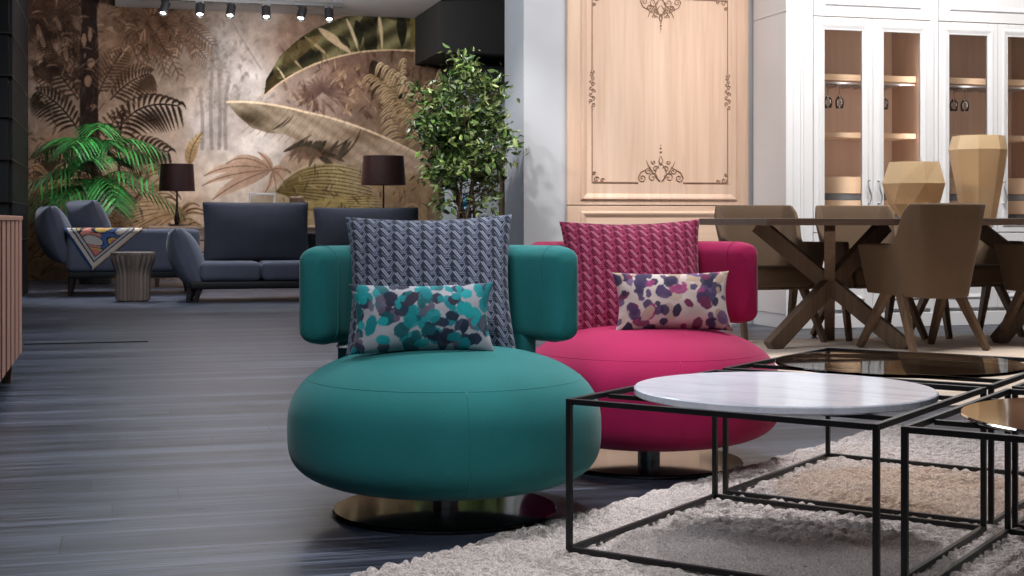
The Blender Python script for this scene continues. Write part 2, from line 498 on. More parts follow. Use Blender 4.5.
def bez(p0, p1, p2, n=20):
    t = np.linspace(0, 1, n)[:, None]
    p0, p1, p2 = map(lambda q: np.array(q, np.float32), (p0, p1, p2))
    return (1-t)**2*p0+2*t*(1-t)*p1+t*t*p2
def leaf(p0, p1, p2, w, c0, c1=None, alpha=1.0, rib=None, vein=None):
    sp = bez(p0, p1, p2, 18)
    d = np.gradient(sp, axis=0); d /= np.linalg.norm(d, axis=1)[:, None]+1e-6
    nrm = np.stack([-d[:, 1], d[:, 0]], 1)
    t = np.linspace(0, 1, 18)
    prof = (np.sin(PI*t**0.8)**0.8)*w
    poly = np.concatenate([sp+nrm*prof[:, None], (sp-nrm*prof[:, None])[::-1]])
    c0 = np.array(c0, np.float32); c1 = c0 if c1 is None else np.array(c1, np.float32)
    a = np.array(p0, np.float32); ax = np.array(p2, np.float32)-a; L2 = (ax*ax).sum()+1e-6
    def cf(X, Y):
        s = np.clip(((X-a[0])*ax[0]+(Y-a[1])*ax[1])/L2, 0, 1)[..., None]
        return c0*(1-s)+c1*s
    fill(poly, cf, alpha)
    if rib is not None:
        line(sp, 0.5, rib, alpha)
    if vein is not None:
        for k in range(3, 16, 2):
            for sd in (-1, 1):
                e = sp[k]+nrm[k]*sd*prof[k]*0.95+d[k]*w*0.6
                line(np.array([sp[k], e]), 0.35, vein, alpha*0.7)
def line(pts, w, c, alpha=1.0):
    pts = np.asarray(pts, np.float32)
    d = np.gradient(pts, axis=0); d /= np.linalg.norm(d, axis=1)[:, None]+1e-6
    n = np.stack([-d[:, 1], d[:, 0]], 1)*w
    fill(np.concatenate([pts+n, (pts-n)[::-1]]), c, alpha)
def frond(p0, p1, p2, L, w, c0, c1, n=14, droop=6, spread=1.0, alpha=1.0, t0=0.1):
    n = max(8, int(n*0.72)); w *= 0.80
    sp = bez(p0, p1, p2, n+4)
    d = np.gradient(sp, axis=0); d /= np.linalg.norm(d, axis=1)[:, None]+1e-6
    line(sp, 0.8, c0, alpha)
    for k in range(int(t0*n), n+4):
        t = k/(n+3)
        ll = L*(0.55+0.9*math.sin(PI*min(1, t*0.85+0.12)))*0.75
        for sd in (-1, 1):
            nx, ny = -d[k, 1]*sd, d[k, 0]*sd
            ex = sp[k, 0]+(d[k, 0]*0.75+nx*spread)*ll; ey = sp[k, 1]+(d[k, 1]*0.75+ny*spread)*ll+droop
            mx_ = sp[k, 0]+(d[k, 0]*0.3+nx*spread*0.6)*ll; my_ = sp[k, 1]+(d[k, 1]*0.3+ny*spread*0.6)*ll-droop*0.25
            leaf(sp[k], (mx_, my_), (ex, ey), w, c0, c1, alpha)

def tone(c, j=10):
    k = (random.random()-0.5)*2*j
    return (c[0]+k, c[1]+k, c[2]+k)
DK = (50, 38, 32); DK2 = (74, 58, 46)
# misty trees in the pale middle
for (x, y0, y1, b) in ((212, 30, 150, 4), (219, 40, 150, -3), (226, 75, 150, 3), (202, 90, 150, -2)):
    line(bez((x+b, y0), (x-b, (y0+y1)/2), (x, y1), 16), 1.8, (112, 104, 100), 0.55)
for i in range(150):
    x = random.gauss(208, 22); y = random.gauss(48, 26)
    leaf((x, y), (x+3, y-2), (x+random.uniform(-7, 7), y+random.uniform(2, 7)), 1.6, (108, 97, 90), None, 0.35)
for i in range(60):
    x = random.uniform(195, 275); y = random.gauss(98, 7)
    leaf((x, y), (x+3, y-2), (x+random.uniform(-7, 7), y+random.uniform(2, 6)), 1.6, (122, 114, 108), None, 0.35)
line(bez((225, 10), (248, 50), (262, 70), 12), 0.9, (120, 112, 106), 0.6)
# brown canopy, top left
for i in range(26):
    x = random.uniform(112, 190); y = random.uniform(-10, 40)
    frond((x, y), (x+12, y+8), (x+random.uniform(10, 34), y+random.uniform(20, 46)), 12, 0.9, tone((72, 54, 44)), tone((108, 84, 68)), 12, 4, 1.0, 0.6)
for i in range(12):
    x = random.uniform(26, 78); y = random.uniform(20, 80)
    frond((x, y), (x-5, y-12), (x+random.uniform(-22, 22), y+random.uniform(-26, 6)), 13, 1.3, tone(DK), tone(DK2), 11, 7, 1.0, 0.75)
for i in range(14):
    x = random.uniform(30, 78); y = random.uniform(30, 90)
    leaf((x, y), (x-3, y-8), (x+random.uniform(-6, 6), y-random.uniform(12, 20)), 2.4, tone((132, 112, 98)), tone((112, 90, 76)), 0.55)
# dark trunk
fill([(80, -32), (98, -32), (97, 20), (99, 60), (98, 110), (101, 160), (103, 200), (78, 200), (78, 150), (80, 110), (79, 60), (82, 20)], (46, 35, 32), 0.95)
for (x, y, rx, ry) in ((91, 63, 4, 5), (88, 81, 4, 6), (84, 40, 2.5, 7), (93, 106, 3, 2), (87, 108, 2, 2), (90, 35, 2, 7)):
    a = np.linspace(0, 2*PI, 14)
    fill(np.stack([x+rx*np.cos(a), y+ry*np.sin(a)], 1), (126, 102, 86), 0.8)
for i in range(30):
    x = random.uniform(79, 99); y = random.uniform(-20, 150)
    leaf((x, y), (x+1, y+6), (x+random.uniform(-4, 4), y+14), 1.2, tone((60, 46, 41), 14), None, 0.7)
# dark palm fronds right of the trunk
frond((98, 95), (108, 70), (122, 52), 18, 1.4, (66, 50, 40), (88, 68, 54), 14, 5, 1.0, 0.9)
frond((110, 100), (132, 76), (150, 74), 18, 1.7, (58, 44, 36), (78, 60, 46), 14, 7, 1.0, 0.95)
frond((112, 145), (128, 96), (178, 106), 20, 2.0, (44, 34, 28), (66, 50, 40), 18, 12, 1.0, 1.0)
frond((118, 170), (130, 140), (168, 152), 18, 2.0, (54, 42, 34), (80, 62, 50), 14, 8, 1.0, 0.95)
frond((98, 170), (104, 130), (122, 110), 16, 1.6, (60, 46, 38), (84, 66, 52), 12, 7, 1.0, 0.9)
frond((78, 130), (60, 100), (38, 92), 18, 1.8, (40, 34, 28), (62, 50, 40), 15, 9, 1.0, 0.95)
frond((78, 100), (56, 66), (44, 62), 18, 1.8, (52, 40, 34), (80, 62, 50), 14, 8, 1.0, 0.9)
frond((80, 175), (60, 150), (36, 160), 18, 1.8, (50, 42, 32), (80, 64, 48), 14, 8, 1.0, 0.9)
line(bez((120, 180), (116, 150), (124, 110), 12), 1.2, (50, 38, 32))
# tan undergrowth along the left foot of the wall
for i in range(150):
    x = random.uniform(22, 190); y = random.uniform(176, 288)
    s = random.choice((-1, 1))
    leaf((x, y), (x+s*10, y-18), (x+s*random.uniform(18, 36), y-random.uniform(-8, 16)), random.uniform(1.4, 3.2), tone((92, 70, 50), 18), tone((178, 148, 116), 26), 0.85, (70, 52, 38))
for i in range(10):
    x = 180+random.uniform(-8, 8)
    leaf((x, 215), (x-20, 190+i*3), (130+random.uniform(-16, 10), 190+i*7), 3, tone((140, 112, 86)), tone((184, 156, 126)), 0.9, (104, 80, 60))
leaf((190, 165), (188, 148), (203, 132), 6, (132, 104, 74), (176, 152, 116), 0.95, (92, 72, 50), (120, 96, 66))
# brown thicket between the big leaves
for i in range(70):
    x = random.uniform(285, 440); y = random.uniform(52, 120)
    a = random.uniform(-2.6, -0.6)
    l = random.uniform(12, 26)
    leaf((x, y), (x+l*0.5*math.cos(a)+3, y+l*0.5*math.sin(a)), (x+l*math.cos(a), y+l*math.sin(a)), random.uniform(1.2, 2.6), tone((84, 63, 54), 16), tone((126, 102, 86), 16), 0.7)
for i in range(16):
    a = R(150+i*15)
    leaf((322, 92), (322+9*math.cos(a), 92+9*math.sin(a)), (322+24*math.cos(a), 92+20*math.sin(a)+3), 2.0, (88, 68, 62), (104, 84, 76), 0.7)
for i in range(16):
    x = 344+random.uniform(-8, 14); y = 66+i*3
    leaf((x, y), (x+4, y-3), (x+random.uniform(-10, 12), y+random.uniform(3, 8)), 2.2, (124, 100, 80), (176, 150, 126), 0.8)
leaf((372, 60), (380, 75), (372, 100), 7, (50, 40, 34), (72, 58, 48), 0.8)
# cream fern
for (p0, p1, p2, n) in (((410, 150), (392, 108), (398, 74), 13), ((425, 128), (402, 92), (375, 78), 11), ((430, 150), (425, 110), (436, 84), 11)):
    sp = bez(p0, p1, p2, n)
    line(sp, 0.8, (120, 100, 74))
    for k in range(1, n):
        for sd in (-1, 1):
            l = 26*(1-0.45*k/n)
            ex = sp[k, 0]+sd*l*(0.95 if sd < 0 else 0.6); ey = sp[k, 1]-4+ (10 if sd < 0 else -10)
            leaf(sp[k], ((sp[k, 0]+ex)/2, min(sp[k, 1], ey)-7), (ex, ey+3), 2.1, tone((140, 118, 90)), tone((190, 168, 138)), 0.95, (112, 92, 68))
# upper banana leaf
up = np.array([(264, 96), (266, 80), (280, 56), (300, 38), (316, 28), (340, 18), (370, 12), (425, 8)], np.float32)
lo = np.concatenate([bez((264, 96), (300, 62), (360, 52), 14), bez((360, 52), (395, 48), (425, 52), 8)])
def banana(X, Y):
    t = np.clip((X-264)/160, 0, 1)[..., None]
    base = np.array((82, 76, 54), np.float32)*(1-t)+np.array((104, 98, 72), np.float32)*t
    w = 0.5+0.5*np.sin((X*0.16+Y*0.30)+1.2)
    base = base+((w-0.5)*46)[..., None]*np.array((1, 0.95, 0.72), np.float32)
    dk = (vnoise(13, 15, 5)[:X.shape[0], :X.shape[1]] > 0.58)[..., None]
    return np.where(dk, base*0.62, base)
fill(np.concatenate([up, lo[::-1]]), banana, 1.0)
for (xa, ya, xb, yb, w, c) in ((318, 28, 352, 54, 4.0, (176, 152, 124)), (346, 18, 358, 50, 1.6, (188, 168, 140)), (378, 12, 382, 50, 1.8, (184, 164, 132)), (304, 36, 330, 58, 1.6, (150, 130, 100)),
                             (286, 52, 306, 74, 1.0, (150, 130, 100)), (276, 66, 286, 82, 0.8, (190, 172, 140)), (356, 20, 360, 46, 4.0, (44, 44, 32)), (400, 12, 402, 48, 5.0, (40, 40, 30)), (338, 36, 350, 48, 3.0, (52, 48, 34)), (412, 12, 412, 50, 3.0, (104, 92, 58))):
    leaf((xa, ya), ((xa+xb)/2+2, (ya+yb)/2), (xb, yb), w, c, c, 0.85)
leaf((282, 66), (300, 45), (322, 36), 7, (66, 58, 38), (120, 100, 68), 0.7)
leaf((268, 92), (270, 82), (280, 70), 4, (58, 48, 30), (74, 62, 40), 0.85)
line(lo, 0.8, (176, 152, 124))
# middle torn banana leaf
up = np.concatenate([bez((226, 102), (262, 100), (305, 112), 12), bez((305, 112), (360, 122), (426, 158), 12)])
lo = np.array([(430, 176), (400, 172), (372, 160), (352, 165), (330, 163), (316, 158), (300, 160), (288, 150), (296, 140), (284, 134), (268, 133), (252, 128), (238, 116)], np.float32)
def torn(X, Y):
    t = np.clip((X-226)/200, 0, 1)[..., None]
    base = np.array((132, 120, 104), np.float32)*(1-t)+np.array((162, 140, 122), np.float32)*t
    w = np.sin(X*0.10-Y*0.22)*0.5+0.5*np.sin(X*0.31-Y*0.5)
    base = base+(w*13)[..., None]
    near = np.exp(-((X-252)**2/420+(Y-118)**2/90))[..., None]
    base = base-near*np.array((52, 50, 50), np.float32)
    near = np.exp(-((X-318)**2/900+(Y-152)**2/60))[..., None]
    base = base-near*np.array((72, 72, 66), np.float32)
    near = np.exp(-((X-370)**2/500+(Y-134)**2/60))[..., None]
    return base-near*np.array((38, 40, 40), np.float32)
fill(np.concatenate([up, lo]), torn, 1.0)
for (xa, ya, xb, yb, w) in ((283, 152, 312, 134, 2.2), (272, 130, 290, 116, 1.0), (280, 128, 294, 114, 0.7), (300, 146, 298, 164, 2.4), (312, 150, 308, 168, 2.0), (318, 156, 334, 166, 2.8), (326, 152, 345, 162, 2.2), (338, 160, 358, 138, 1.1), (350, 150, 362, 124, 0.8), (330, 150, 352, 136, 0.8)):
    leaf((xa, ya), ((xa+xb)/2+3, (ya+yb)/2+1), (xb, yb), w, (54, 46, 40), (84, 72, 58), 0.85)
line(up, 1.0, (196, 174, 146))
for i in range(22):
    t = i/21
    x = 268+t*150; y0 = 106+t*t*44+2
    line(bez((x, y0), (x-10, y0+12), (x-26, y0+24+10*math.sin(t*PI)), 10), 0.45, tone((126, 108, 92), 14), 0.5)
for i in range(14):
    x = random.uniform(292, 346)
    leaf((x+8, 140), (x+2, 150), (x-random.uniform(2, 12), 154+random.uniform(0, 14)), random.uniform(1.2, 2.6), tone((58, 52, 44), 8), tone((86, 76, 62), 10), 0.85)
# rosy brown compound leaf
for (x2, y2, w, mx_, my_) in ((204, 176, 5, 232, 160), (212, 200, 7, 240, 178), (226, 164, 4, 245, 150), (202, 186, 3.5, 225, 172), (258, 152, 3.5, 268, 158), (286, 172, 3, 280, 166), (284, 182, 2.5, 280, 174), (262, 196, 2.5, 272, 186), (276, 190, 2.2, 276, 182)):
    leaf((272, 170), (mx_, my_), (x2, y2), w, (134, 108, 92), (188, 158, 136), 0.95, (112, 88, 74))
leaf((322, 156), (290, 150), (276, 184), 10, (118, 92, 78), (140, 112, 92), 0.5)
# ochre leaf fan behind the frames
for i in range(11):
    y = 168+i*4.6
    leaf((276, 192), (312, 150+i*5), (372, 176+i*3.2), 2.5, tone((96, 82, 52), 10), tone((172, 156, 116), 12), 0.92, (80, 68, 42))
for i in range(9):
    leaf((300, 208), (330, 196+i*2), (382, 196+i*3), 2.5, tone((128, 112, 72), 8), tone((176, 158, 112), 10), 0.9, (98, 84, 54))
for i in range(16):
    x = 380+i*3.2
    leaf((x, 215), (x+4, 180), (352+i*5, 160+abs(i-8)*3), 2.0, tone((118, 96, 74), 12), tone((166, 140, 110), 12), 0.75)
for i in range(9):
    y = 180+i*5
    line(bez((425, y+30), (416+i, y-6), (404, y+8), 10), 1.4, tone((140, 118, 92), 14), 0.8)
fill([(422, 120), (426, 120), (427, 240), (421, 240)], (150, 130, 104), 0.7)
# scattered thin foliage strokes
for i in range(420):
    x = random.uniform(18, 190); y = random.uniform(-20, 215)
    if x > 150 and y > 60: continue
    a = random.uniform(0, 2*PI); l = random.uniform(6, 15)
    dk_ = random.random() < 0.6
    c = tone((58, 44, 36), 10) if dk_ else tone((138, 114, 96), 14)
    leaf((x, y), (x+l*0.5*math.cos(a), y+l*0.5*math.sin(a)-2), (x+l*math.cos(a), y+l*math.sin(a)+2), random.uniform(0.6, 1.2), c, None, 0.5)
for i in range(200):
    x = random.uniform(280, 442); y = random.uniform(50, 215)
    a = random.uniform(-2.8, -0.3); l = random.uniform(5, 14)
    if 100+(x-226)*0.29-14 < y < 172: continue
    c = tone((70, 54, 44), 10) if random.random() < 0.6 else tone((160, 138, 112), 14)
    leaf((x, y), (x+l*0.5*math.cos(a), y+l*0.5*math.sin(a)-2), (x+l*math.cos(a), y+l*math.sin(a)), random.uniform(0.5, 1.1), c, None, 0.5)
CAN = CAN*0.84+CAN.mean(axis=2, keepdims=True)*0.16
CAN = (CAN-118)*1.22+108
CAN += ((vnoise(4, 5, 9)-0.5)*13+(vnoise(1.7, 1.9, 10)-0.5)*12)[..., None]
# soften
K = CAN.copy()
for _ in range(1):
    K[1:-1, 1:-1] = (CAN[1:-1, 1:-1]*4+CAN[:-2, 1:-1]+CAN[2:, 1:-1]+CAN[1:-1, :-2]+CAN[1:-1, 2:])/8
CAN = np.clip(K, 0, 255)
CANL = np.where(CAN/255 <= 0.04045, CAN/255/12.92, ((CAN/255+0.055)/1.055)**2.4)

mx0, mx1 = onY(14, YM), onY(441, YM)
NX, NZ = 620, 480
gx = np.linspace(mx0, mx1, NX); gz = np.linspace(0.0, 4.18, NZ)
GX, GZ = np.meshgrid(gx, gz)
Zc = sn*GX+cs*YM; Xc = cs*GX-sn*YM
sx = 512+F*Xc/Zc; sy = YH-(GZ-HC)*F/Zc
ui = np.clip((sx-CX0)*CSC, 0, CW-2); vi = np.clip((sy-CY0)*CSC, 0, CH-2)
i = ui.astype(int); j = vi.astype(int); fu = (ui-i)[..., None]; fv = (vi-j)[..., None]
mc = (CANL[j, i]*(1-fu)+CANL[j, i+1]*fu)*(1-fv)+(CANL[j+1, i]*(1-fu)+CANL[j+1, i+1]*fu)*fv
mb = MB()
mb.v = [(a, YM, b) for a, b in zip(GX.ravel().tolist(), GZ.ravel().tolist())]
idx = np.arange(NX*NZ).reshape(NZ, NX)
mb.f = np.stack([idx[:-1, :-1], idx[:-1, 1:], idx[1:, 1:], idx[1:, :-1]], -1).reshape(-1, 4).tolist()
o = mb.build('jungle_mural', M['mural'], colors=mc.reshape(-1, 3), fix=False)
tag(o, 'huge brown jungle wallpaper mural with palms and torn banana leaves on the far wall', 'mural')

# ------------------------------------------------------------------ swivel armchairs
def seat_profile(n=44):
    Rr, zc, lo_, hi = 0.40, 0.222, 0.156, 0.200
    pr = []
    for k in range(n+1):
        t = -PI/2+PI*k/n
        e = 2/2.55 if t > 0 else 2/3.5
        r = Rr*abs(math.cos(t))**e if k not in (0, n) else 0.0
        s = math.sin(t)
        z = zc+(hi if s > 0 else lo_)*math.copysign(abs(s)**e, s)
        pr.append((r, z))
    return pr
def rounded_rect(w, h, r, n=6):
    pts = []
    for (cx, cy, a0) in ((w/2-r, h/2-r, 0), (-w/2+r, h/2-r, PI/2), (-w/2+r, -h/2+r, PI), (w/2-r, -h/2+r, 1.5*PI)):
        for k in range(n):
            a = a0+PI/2*k/(n-1)
            pts.append((cx+r*math.cos(a), cy+r*math.sin(a)))
    return pts
def armchair(label, mat, loc, rotz, seam_turn):
    t = thing('swivel_armchair', label, 'armchair', loc, rotz)
    MB().lathe([(0, 0.0), (0.284, 0.0), (0.2865, 0.003), (0.2865, 0.009), (0.283, 0.0125), (0, 0.0125)], 96).build('base_plate', M['disc'], t, smooth=False)
    MB().lathe([(0, 0.012), (0.034, 0.012), (0.034, 0.052), (0.029, 0.054), (0.029, 0.088), (0, 0.088)], 40).build('swivel_column', M['chrome'], t, bevel=0.001)
    pr = seat_profile()
    s = MB().lathe(pr, 96).build('seat', mat, t, smooth=True)
    def rad(z):
        for (a, b) in zip(pr, pr[1:]):
            if a[1] <= z <= b[1]:
                return a[0]+(b[0]-a[0])*(z-a[1])/max(1e-6, b[1]-a[1])
        return 0.4
    rs = rad(0.345)-0.0013
    sm = MB().tube([(rs*math.cos(a), rs*math.sin(a), 0.345) for a in np.linspace(0, 2*PI, 97)[:-1]], 0.0018, 6, True)
    sm.build('seam', mat, s, smooth=True)
    zs = np.linspace(0.085, 0.345, 30)
    for a in (-PI/2+seam_turn, PI/6+seam_turn, 5*PI/6+seam_turn):
        MB().tube([(rad(z)*math.cos(a), rad(z)*math.sin(a), z) for z in zs], 0.0016, 6).build('seam', mat, s, smooth=True)
    # wrap-round bolster back
    RC, al, th, hh = 0.368, R(70), 0.105, 0.262
    n = 52
    rows = []
    for k in range(n+1):
        u = -1+2*k/n
        a = al*u
        # flattened arc
        px_, py_ = RC*math.sin(a)*1.0, -0.005+RC*math.cos(a)
        e = min(1.0, (1-abs(u))*n/2/5.0)
        sc = math.sqrt(max(0.0, 1-(1-e)**2))
        rows.append((px_, py_, a, sc))
    vs = []; fs = []
    sec0 = rounded_rect(th, hh, 0.045)
    m = len(sec0)
    for (px_, py_, a, sc) in rows:
        ww = th*(0.30+0.70*sc); h2 = hh*(0.80+0.20*sc)
        for (q, z) in rounded_rect(ww, h2, min(0.045, ww*0.42)):
            vs.append((px_+q*math.sin(a), py_+q*math.cos(a), 0.545+z))
    for k in range(n):
        for l in range(m):
            fs.append((k*m+l, k*m+(l+1) % m, (k+1)*m+(l+1) % m, (k+1)*m+l))
    fs.append(tuple(range(m))); fs.append(tuple(n*m+l for l in reversed(range(m))))
    b = MB().add(vs, fs).build('backrest', mat, t, smooth=True, subsurf=1)
    for sg in (0, 1):
        k = 4 if sg == 0 else n-4
        (px_, py_, a, sc) = rows[k]
        MB().tube([(px_+q*1.01*math.sin(a), py_+q*1.01*math.cos(a), 0.545+z*1.004) for (q, z) in rounded_rect(th*0.985, hh*0.985, 0.045)], 0.0022, 6, True).build('seam', mat, b, smooth=True)
    # upholstered post that carries the back above the seat
    pt = MB()
    for j in range(2): pass
    pts = []
    for k in range(25):
        u = -1+2*k/24
        a = R(46)*u
        pts.append((a,))
    vs = []; fs = []
    for (a,) in pts:
        for (r_, z) in ((0.325, 0.33), (0.385, 0.33), (0.385, 0.46), (0.325, 0.46)):
            vs.append((r_*math.sin(a), -0.005+r_*math.cos(a), z))
    for k in range(24):
        for l in range(4): fs.append((k*4+l, k*4+(l+1) % 4, (k+1)*4+(l+1) % 4, (k+1)*4+l))
    fs.append((0, 1, 2, 3)); fs.append((99, 98, 97, 96))
    MB().add(vs, fs).build('back_support', mat, t, smooth=False, bevel=0.012)
    return t
TX, TY = cr(-0.172, 3.644)
QX, QY = cr(0.4195, 4.36)
teal = armchair('round teal swivel armchair with a wrap-round bolster back on a steel disc', M['teal'], (TX, TY, 0), -TH+R(7), R(4))
pink = armchair('round magenta pink swivel armchair behind the teal one, beside the coffee tables', M['pink'], (QX, QY, 0), -TH+R(3), R(6))
for ch, px_, py_ in ((teal, -0.245, 0.215), (pink, 0.265, 0.17)):
    mt = Matrix.Translation((px_, py_, 0.404)) @ Euler((R(8), 0, R(20))).to_matrix().to_4x4()
    tg = MB().box(-0.03, 0.03, -0.012, 0.012, 0.0, 0.003, mt).build('fabric_tag', M['tag'], ch)
    tg['label'] = 'small white fabric tag on the seat edge'

# ------------------------------------------------------------------ cushions
def smooth01(x): return x*x*(3-2*x)
def tri_weave(p, q, lightc, midc, darkc):
    """three-way woven bars on a staggered grid"""
    ax, ay = 0.0385, 0.0320
    segs = [((-.40, .46), (.06, -.34), 0), ((-.27, .50), (.17, -.26), 0),
            ((.10, -.46), (.40, .14), 1), ((.24, -.50), (.50, .04), 1),
            ((-.36, -.06), (-.02, -.50), 2), ((-.02, .42), (.36, .42), 1), ((.04, .26), (.38, .26), 1)]
    dist = np.full(p.shape, 9.0); kind = np.zeros(p.shape, int)
    i0 = np.round(p/ax)
    for di in (-1, 0, 1):
        ii = i0+di
        off = 0.5*(np.abs(ii) % 2)
        j0 = np.round(q/ay-off)
        for dj in (-1, 0, 1):
            dx = p-ii*ax; dy = q-(j0+dj+off)*ay
            for (a, b, k) in segs:
                x0, y0, x1, y1 = a[0]*ax, a[1]*ay, b[0]*ax, b[1]*ay
                vx, vy = x1-x0, y1-y0
                t = np.clip(((dx-x0)*vx+(dy-y0)*vy)/(vx*vx+vy*vy), 0, 1)
                d = np.hypot(dx-x0-t*vx, dy-y0-t*vy)
                m = d < dist
                dist = np.where(m, d, dist); kind = np.where(m, k, kind)
    lt = smooth01(np.clip((0.0023-dist)/0.0013, 0, 1))[..., None]
    lc = np.where((kind == 0)[..., None], np.array(lightc, float), np.array(midc, float))
    lc = np.where((kind == 2)[..., None], np.array(midc, float)*0.85, lc)
    return lc*lt+np.array(darkc, float)*(1-lt)
def blotches(p, q, W_, H_, bg, cols, seed, n=70, rmin=0.010, rmax=0.026):
    r = np.random.default_rng(seed)
    out = np.broadcast_to(np.array(bg, float), p.shape+(3,)).copy()
    wob = 0.0006*(np.sin(p*310+q*190+1)+np.sin(q*390-p*150)+np.sin(p*520-q*470))
    out += (np.sin(p*60+2*np.sin(q*50))*np.sin(q*70+1.0))[..., None]*9
    for k in range(n):
        cx, cy = r.uniform(-W_/2, W_/2), r.uniform(-H_/2, H_/2)
        rr = r.uniform(rmin, rmax); e = r.uniform(0.7, 1.35); a = r.uniform(0, PI)
        dx = (p-cx)*math.cos(a)+(q-cy)*math.sin(a); dy = -(p-cx)*math.sin(a)+(q-cy)*math.cos(a)
        d = np.sqrt((dx*e)**2+(dy/e)**2)+wob
        c = np.array(cols[r.integers(len(cols))], float)
        al = np.clip((rr-d)/0.0025, 0, 1)[..., None]*r.uniform(0.82, 1.0)
        out = out*(1-al)+c*al
    return out
def to_lin(c):
    c = np.clip(c, 0, 255)/255
    return np.where(c <= 0.04045, c/12.92, ((c+0.055)/1.055)**2.4)
def cushion_mesh(W_, H_, T_, nu, nv, pinch=0.07, seed=0, pw=0.42, wr=0.004):
    a = np.linspace(-1, 1, nu); b = np.linspace(-1, 1, nv)
    Ag, Bg = np.meshgrid(a, b)
    X = Ag*W_/2*(1-pinch*(1-Bg**2)*np.abs(Ag)**3)
    Z = Bg*H_/2*(1-pinch*(1-Ag**2)*np.abs(Bg)**3)
    prof = np.clip((1-Ag**4)*(1-Bg**4), 0, 1)**pw*(0.55+0.45*(1-Ag**2)*(1-Bg**2))
    r = np.random.default_rng(seed)
    ph = r.uniform(0, 6, 6)
    wrn = wr*(np.sin(Ag*7+Bg*4+ph[0])*np.abs(Ag*Bg)+0.6*np.sin(Ag*3-Bg*9+ph[1])*np.abs(Bg)**2+0.6*np.sin(Bg*5+Ag*12+ph[2])*np.abs(Bg)**3)
    Yf = -(prof*T_/2+wrn*prof); Yb = prof*T_/2
    mb = MB()
    fr = np.stack([X, Yf, Z], -1).reshape(-1, 3); bk = np.stack([X, Yb, Z], -1).reshape(-1, 3)
    mb.v = [tuple(p) for p in fr.tolist()]+[tuple(p) for p in bk.tolist()]
    idx = np.arange(nu*nv).reshape(nv, nu)
    qf = np.stack([idx[:-1, :-1], idx[:-1, 1:], idx[1:, 1:], idx[1:, :-1]], -1).reshape(-1, 4)
    mb.f = [tuple(x) for x in qf.tolist()]+[tuple(x) for x in (qf[:, ::-1]+nu*nv).tolist()]
    return mb, Ag*W_/2, Bg*H_/2
def cushion(name, W_, H_, T_, mat, parent=None, colfn=None, nu=40, nv=40, pinch=0.07, seed=0, pw=0.42, piping=None):
    mb, P_, Q_ = cushion_mesh(W_, H_, T_, nu, nv, pinch, seed, pw)
    cols = None
    if colfn is not None:
        c = to_lin(colfn(P_, Q_)).reshape(-1, 3)
        cols = np.concatenate([c, c])
    n1 = nu*nv
    vs = np.array(mb.v)
    o = mb.build(name, mat, parent, smooth=True, colors=cols, fix=False)
    idx = np.arange(n1).reshape(nv, nu)
    if piping is not None:
        loop = list(idx[0, :])+list(idx[1:, -1])+list(idx[-1, -2::-1])+list(idx[-2:0:-1, 0])
        pp = [vs[k] for k in loop[::2]]
        MB().tube(pp, 0.0035, 6, True).build('piping', piping, o, smooth=True)
    return o
def place_cushion(o, cx, cz, z, yaw, lean, roll=0.0):
    x, y = cr(cx, cz)
    o.location = (x, y, z)
    o.rotation_euler = Euler((lean, roll, yaw), 'XYZ')
    # rotate: roll about own normal first, then lean back, then yaw
    m = Matrix.Rotation(yaw, 4, 'Z') @ Matrix.Rotation(lean, 4, 'X') @ Matrix.Rotation(roll, 4, 'Y')
    o.rotation_euler = m.to_euler()
bigc = lambda p, q: tri_weave(p, q, (142, 149, 168), (108, 115, 136), (38, 42, 57))
bigp = lambda p, q: tri_weave(p, q, (204, 112, 142), (166, 58, 98), (100, 18, 50))
c1 = cushion('throw_cushion', 0.455, 0.415, 0.15, M['cloth'], None, bigc, 300, 280, 0.085, 3)
tag(c1, 'large slate blue woven-pattern cushion leaning back on the teal armchair', 'cushion')
place_cushion(c1, -0.218, 3.80, 0.566, -TH+R(3), R(-23), R(-1))
tl = [(22, 132, 140), (18, 120, 130), (26, 150, 156), (34, 44, 66), (48, 44, 62), (30, 36, 56), (20, 84, 92), (92, 84, 104)]
c2 = cushion('lumbar_cushion', 0.365, 0.180, 0.115, M['cloth'], None, lambda p, q: blotches(p, q, .365, .18, (162, 162, 172), tl, 5, 130, 0.010, 0.022), 240, 130, 0.10, 4)
tag(c2, 'small lumbar cushion with teal and navy blotches on the teal armchair', 'cushion')
place_cushion(c2, -0.226, 3.575, 0.498, -TH+R(6), R(-14), R(-0.5))
c3 = cushion('throw_cushion', 0.455, 0.415, 0.15, M['cloth'], None, bigp, 300, 280, 0.085, 8)
tag(c3, 'large pink woven-pattern cushion leaning back on the magenta armchair', 'cushion')
place_cushion(c3, 0.386, 4.50, 0.552, -TH+R(3), R(-22), R(-1))
pk = [(86, 66, 104), (64, 52, 84), (104, 74, 118), (150, 62, 112), (74, 58, 96), (112, 44, 78), (52, 44, 70), (176, 150, 132), (186, 164, 152)]
c4 = cushion('lumbar_cushion', 0.365, 0.185, 0.115, M['cloth'], None, lambda p, q: blotches(p, q, .365, .185, (200, 184, 180), pk, 12, 110, 0.009, 0.024), 240, 130, 0.10, 9)
tag(c4, 'small lumbar cushion with plum and violet blotches on the magenta armchair', 'cushion')
place_cushion(c4, 0.485, 4.30, 0.498, -TH+R(7), R(-14), R(-0.5))

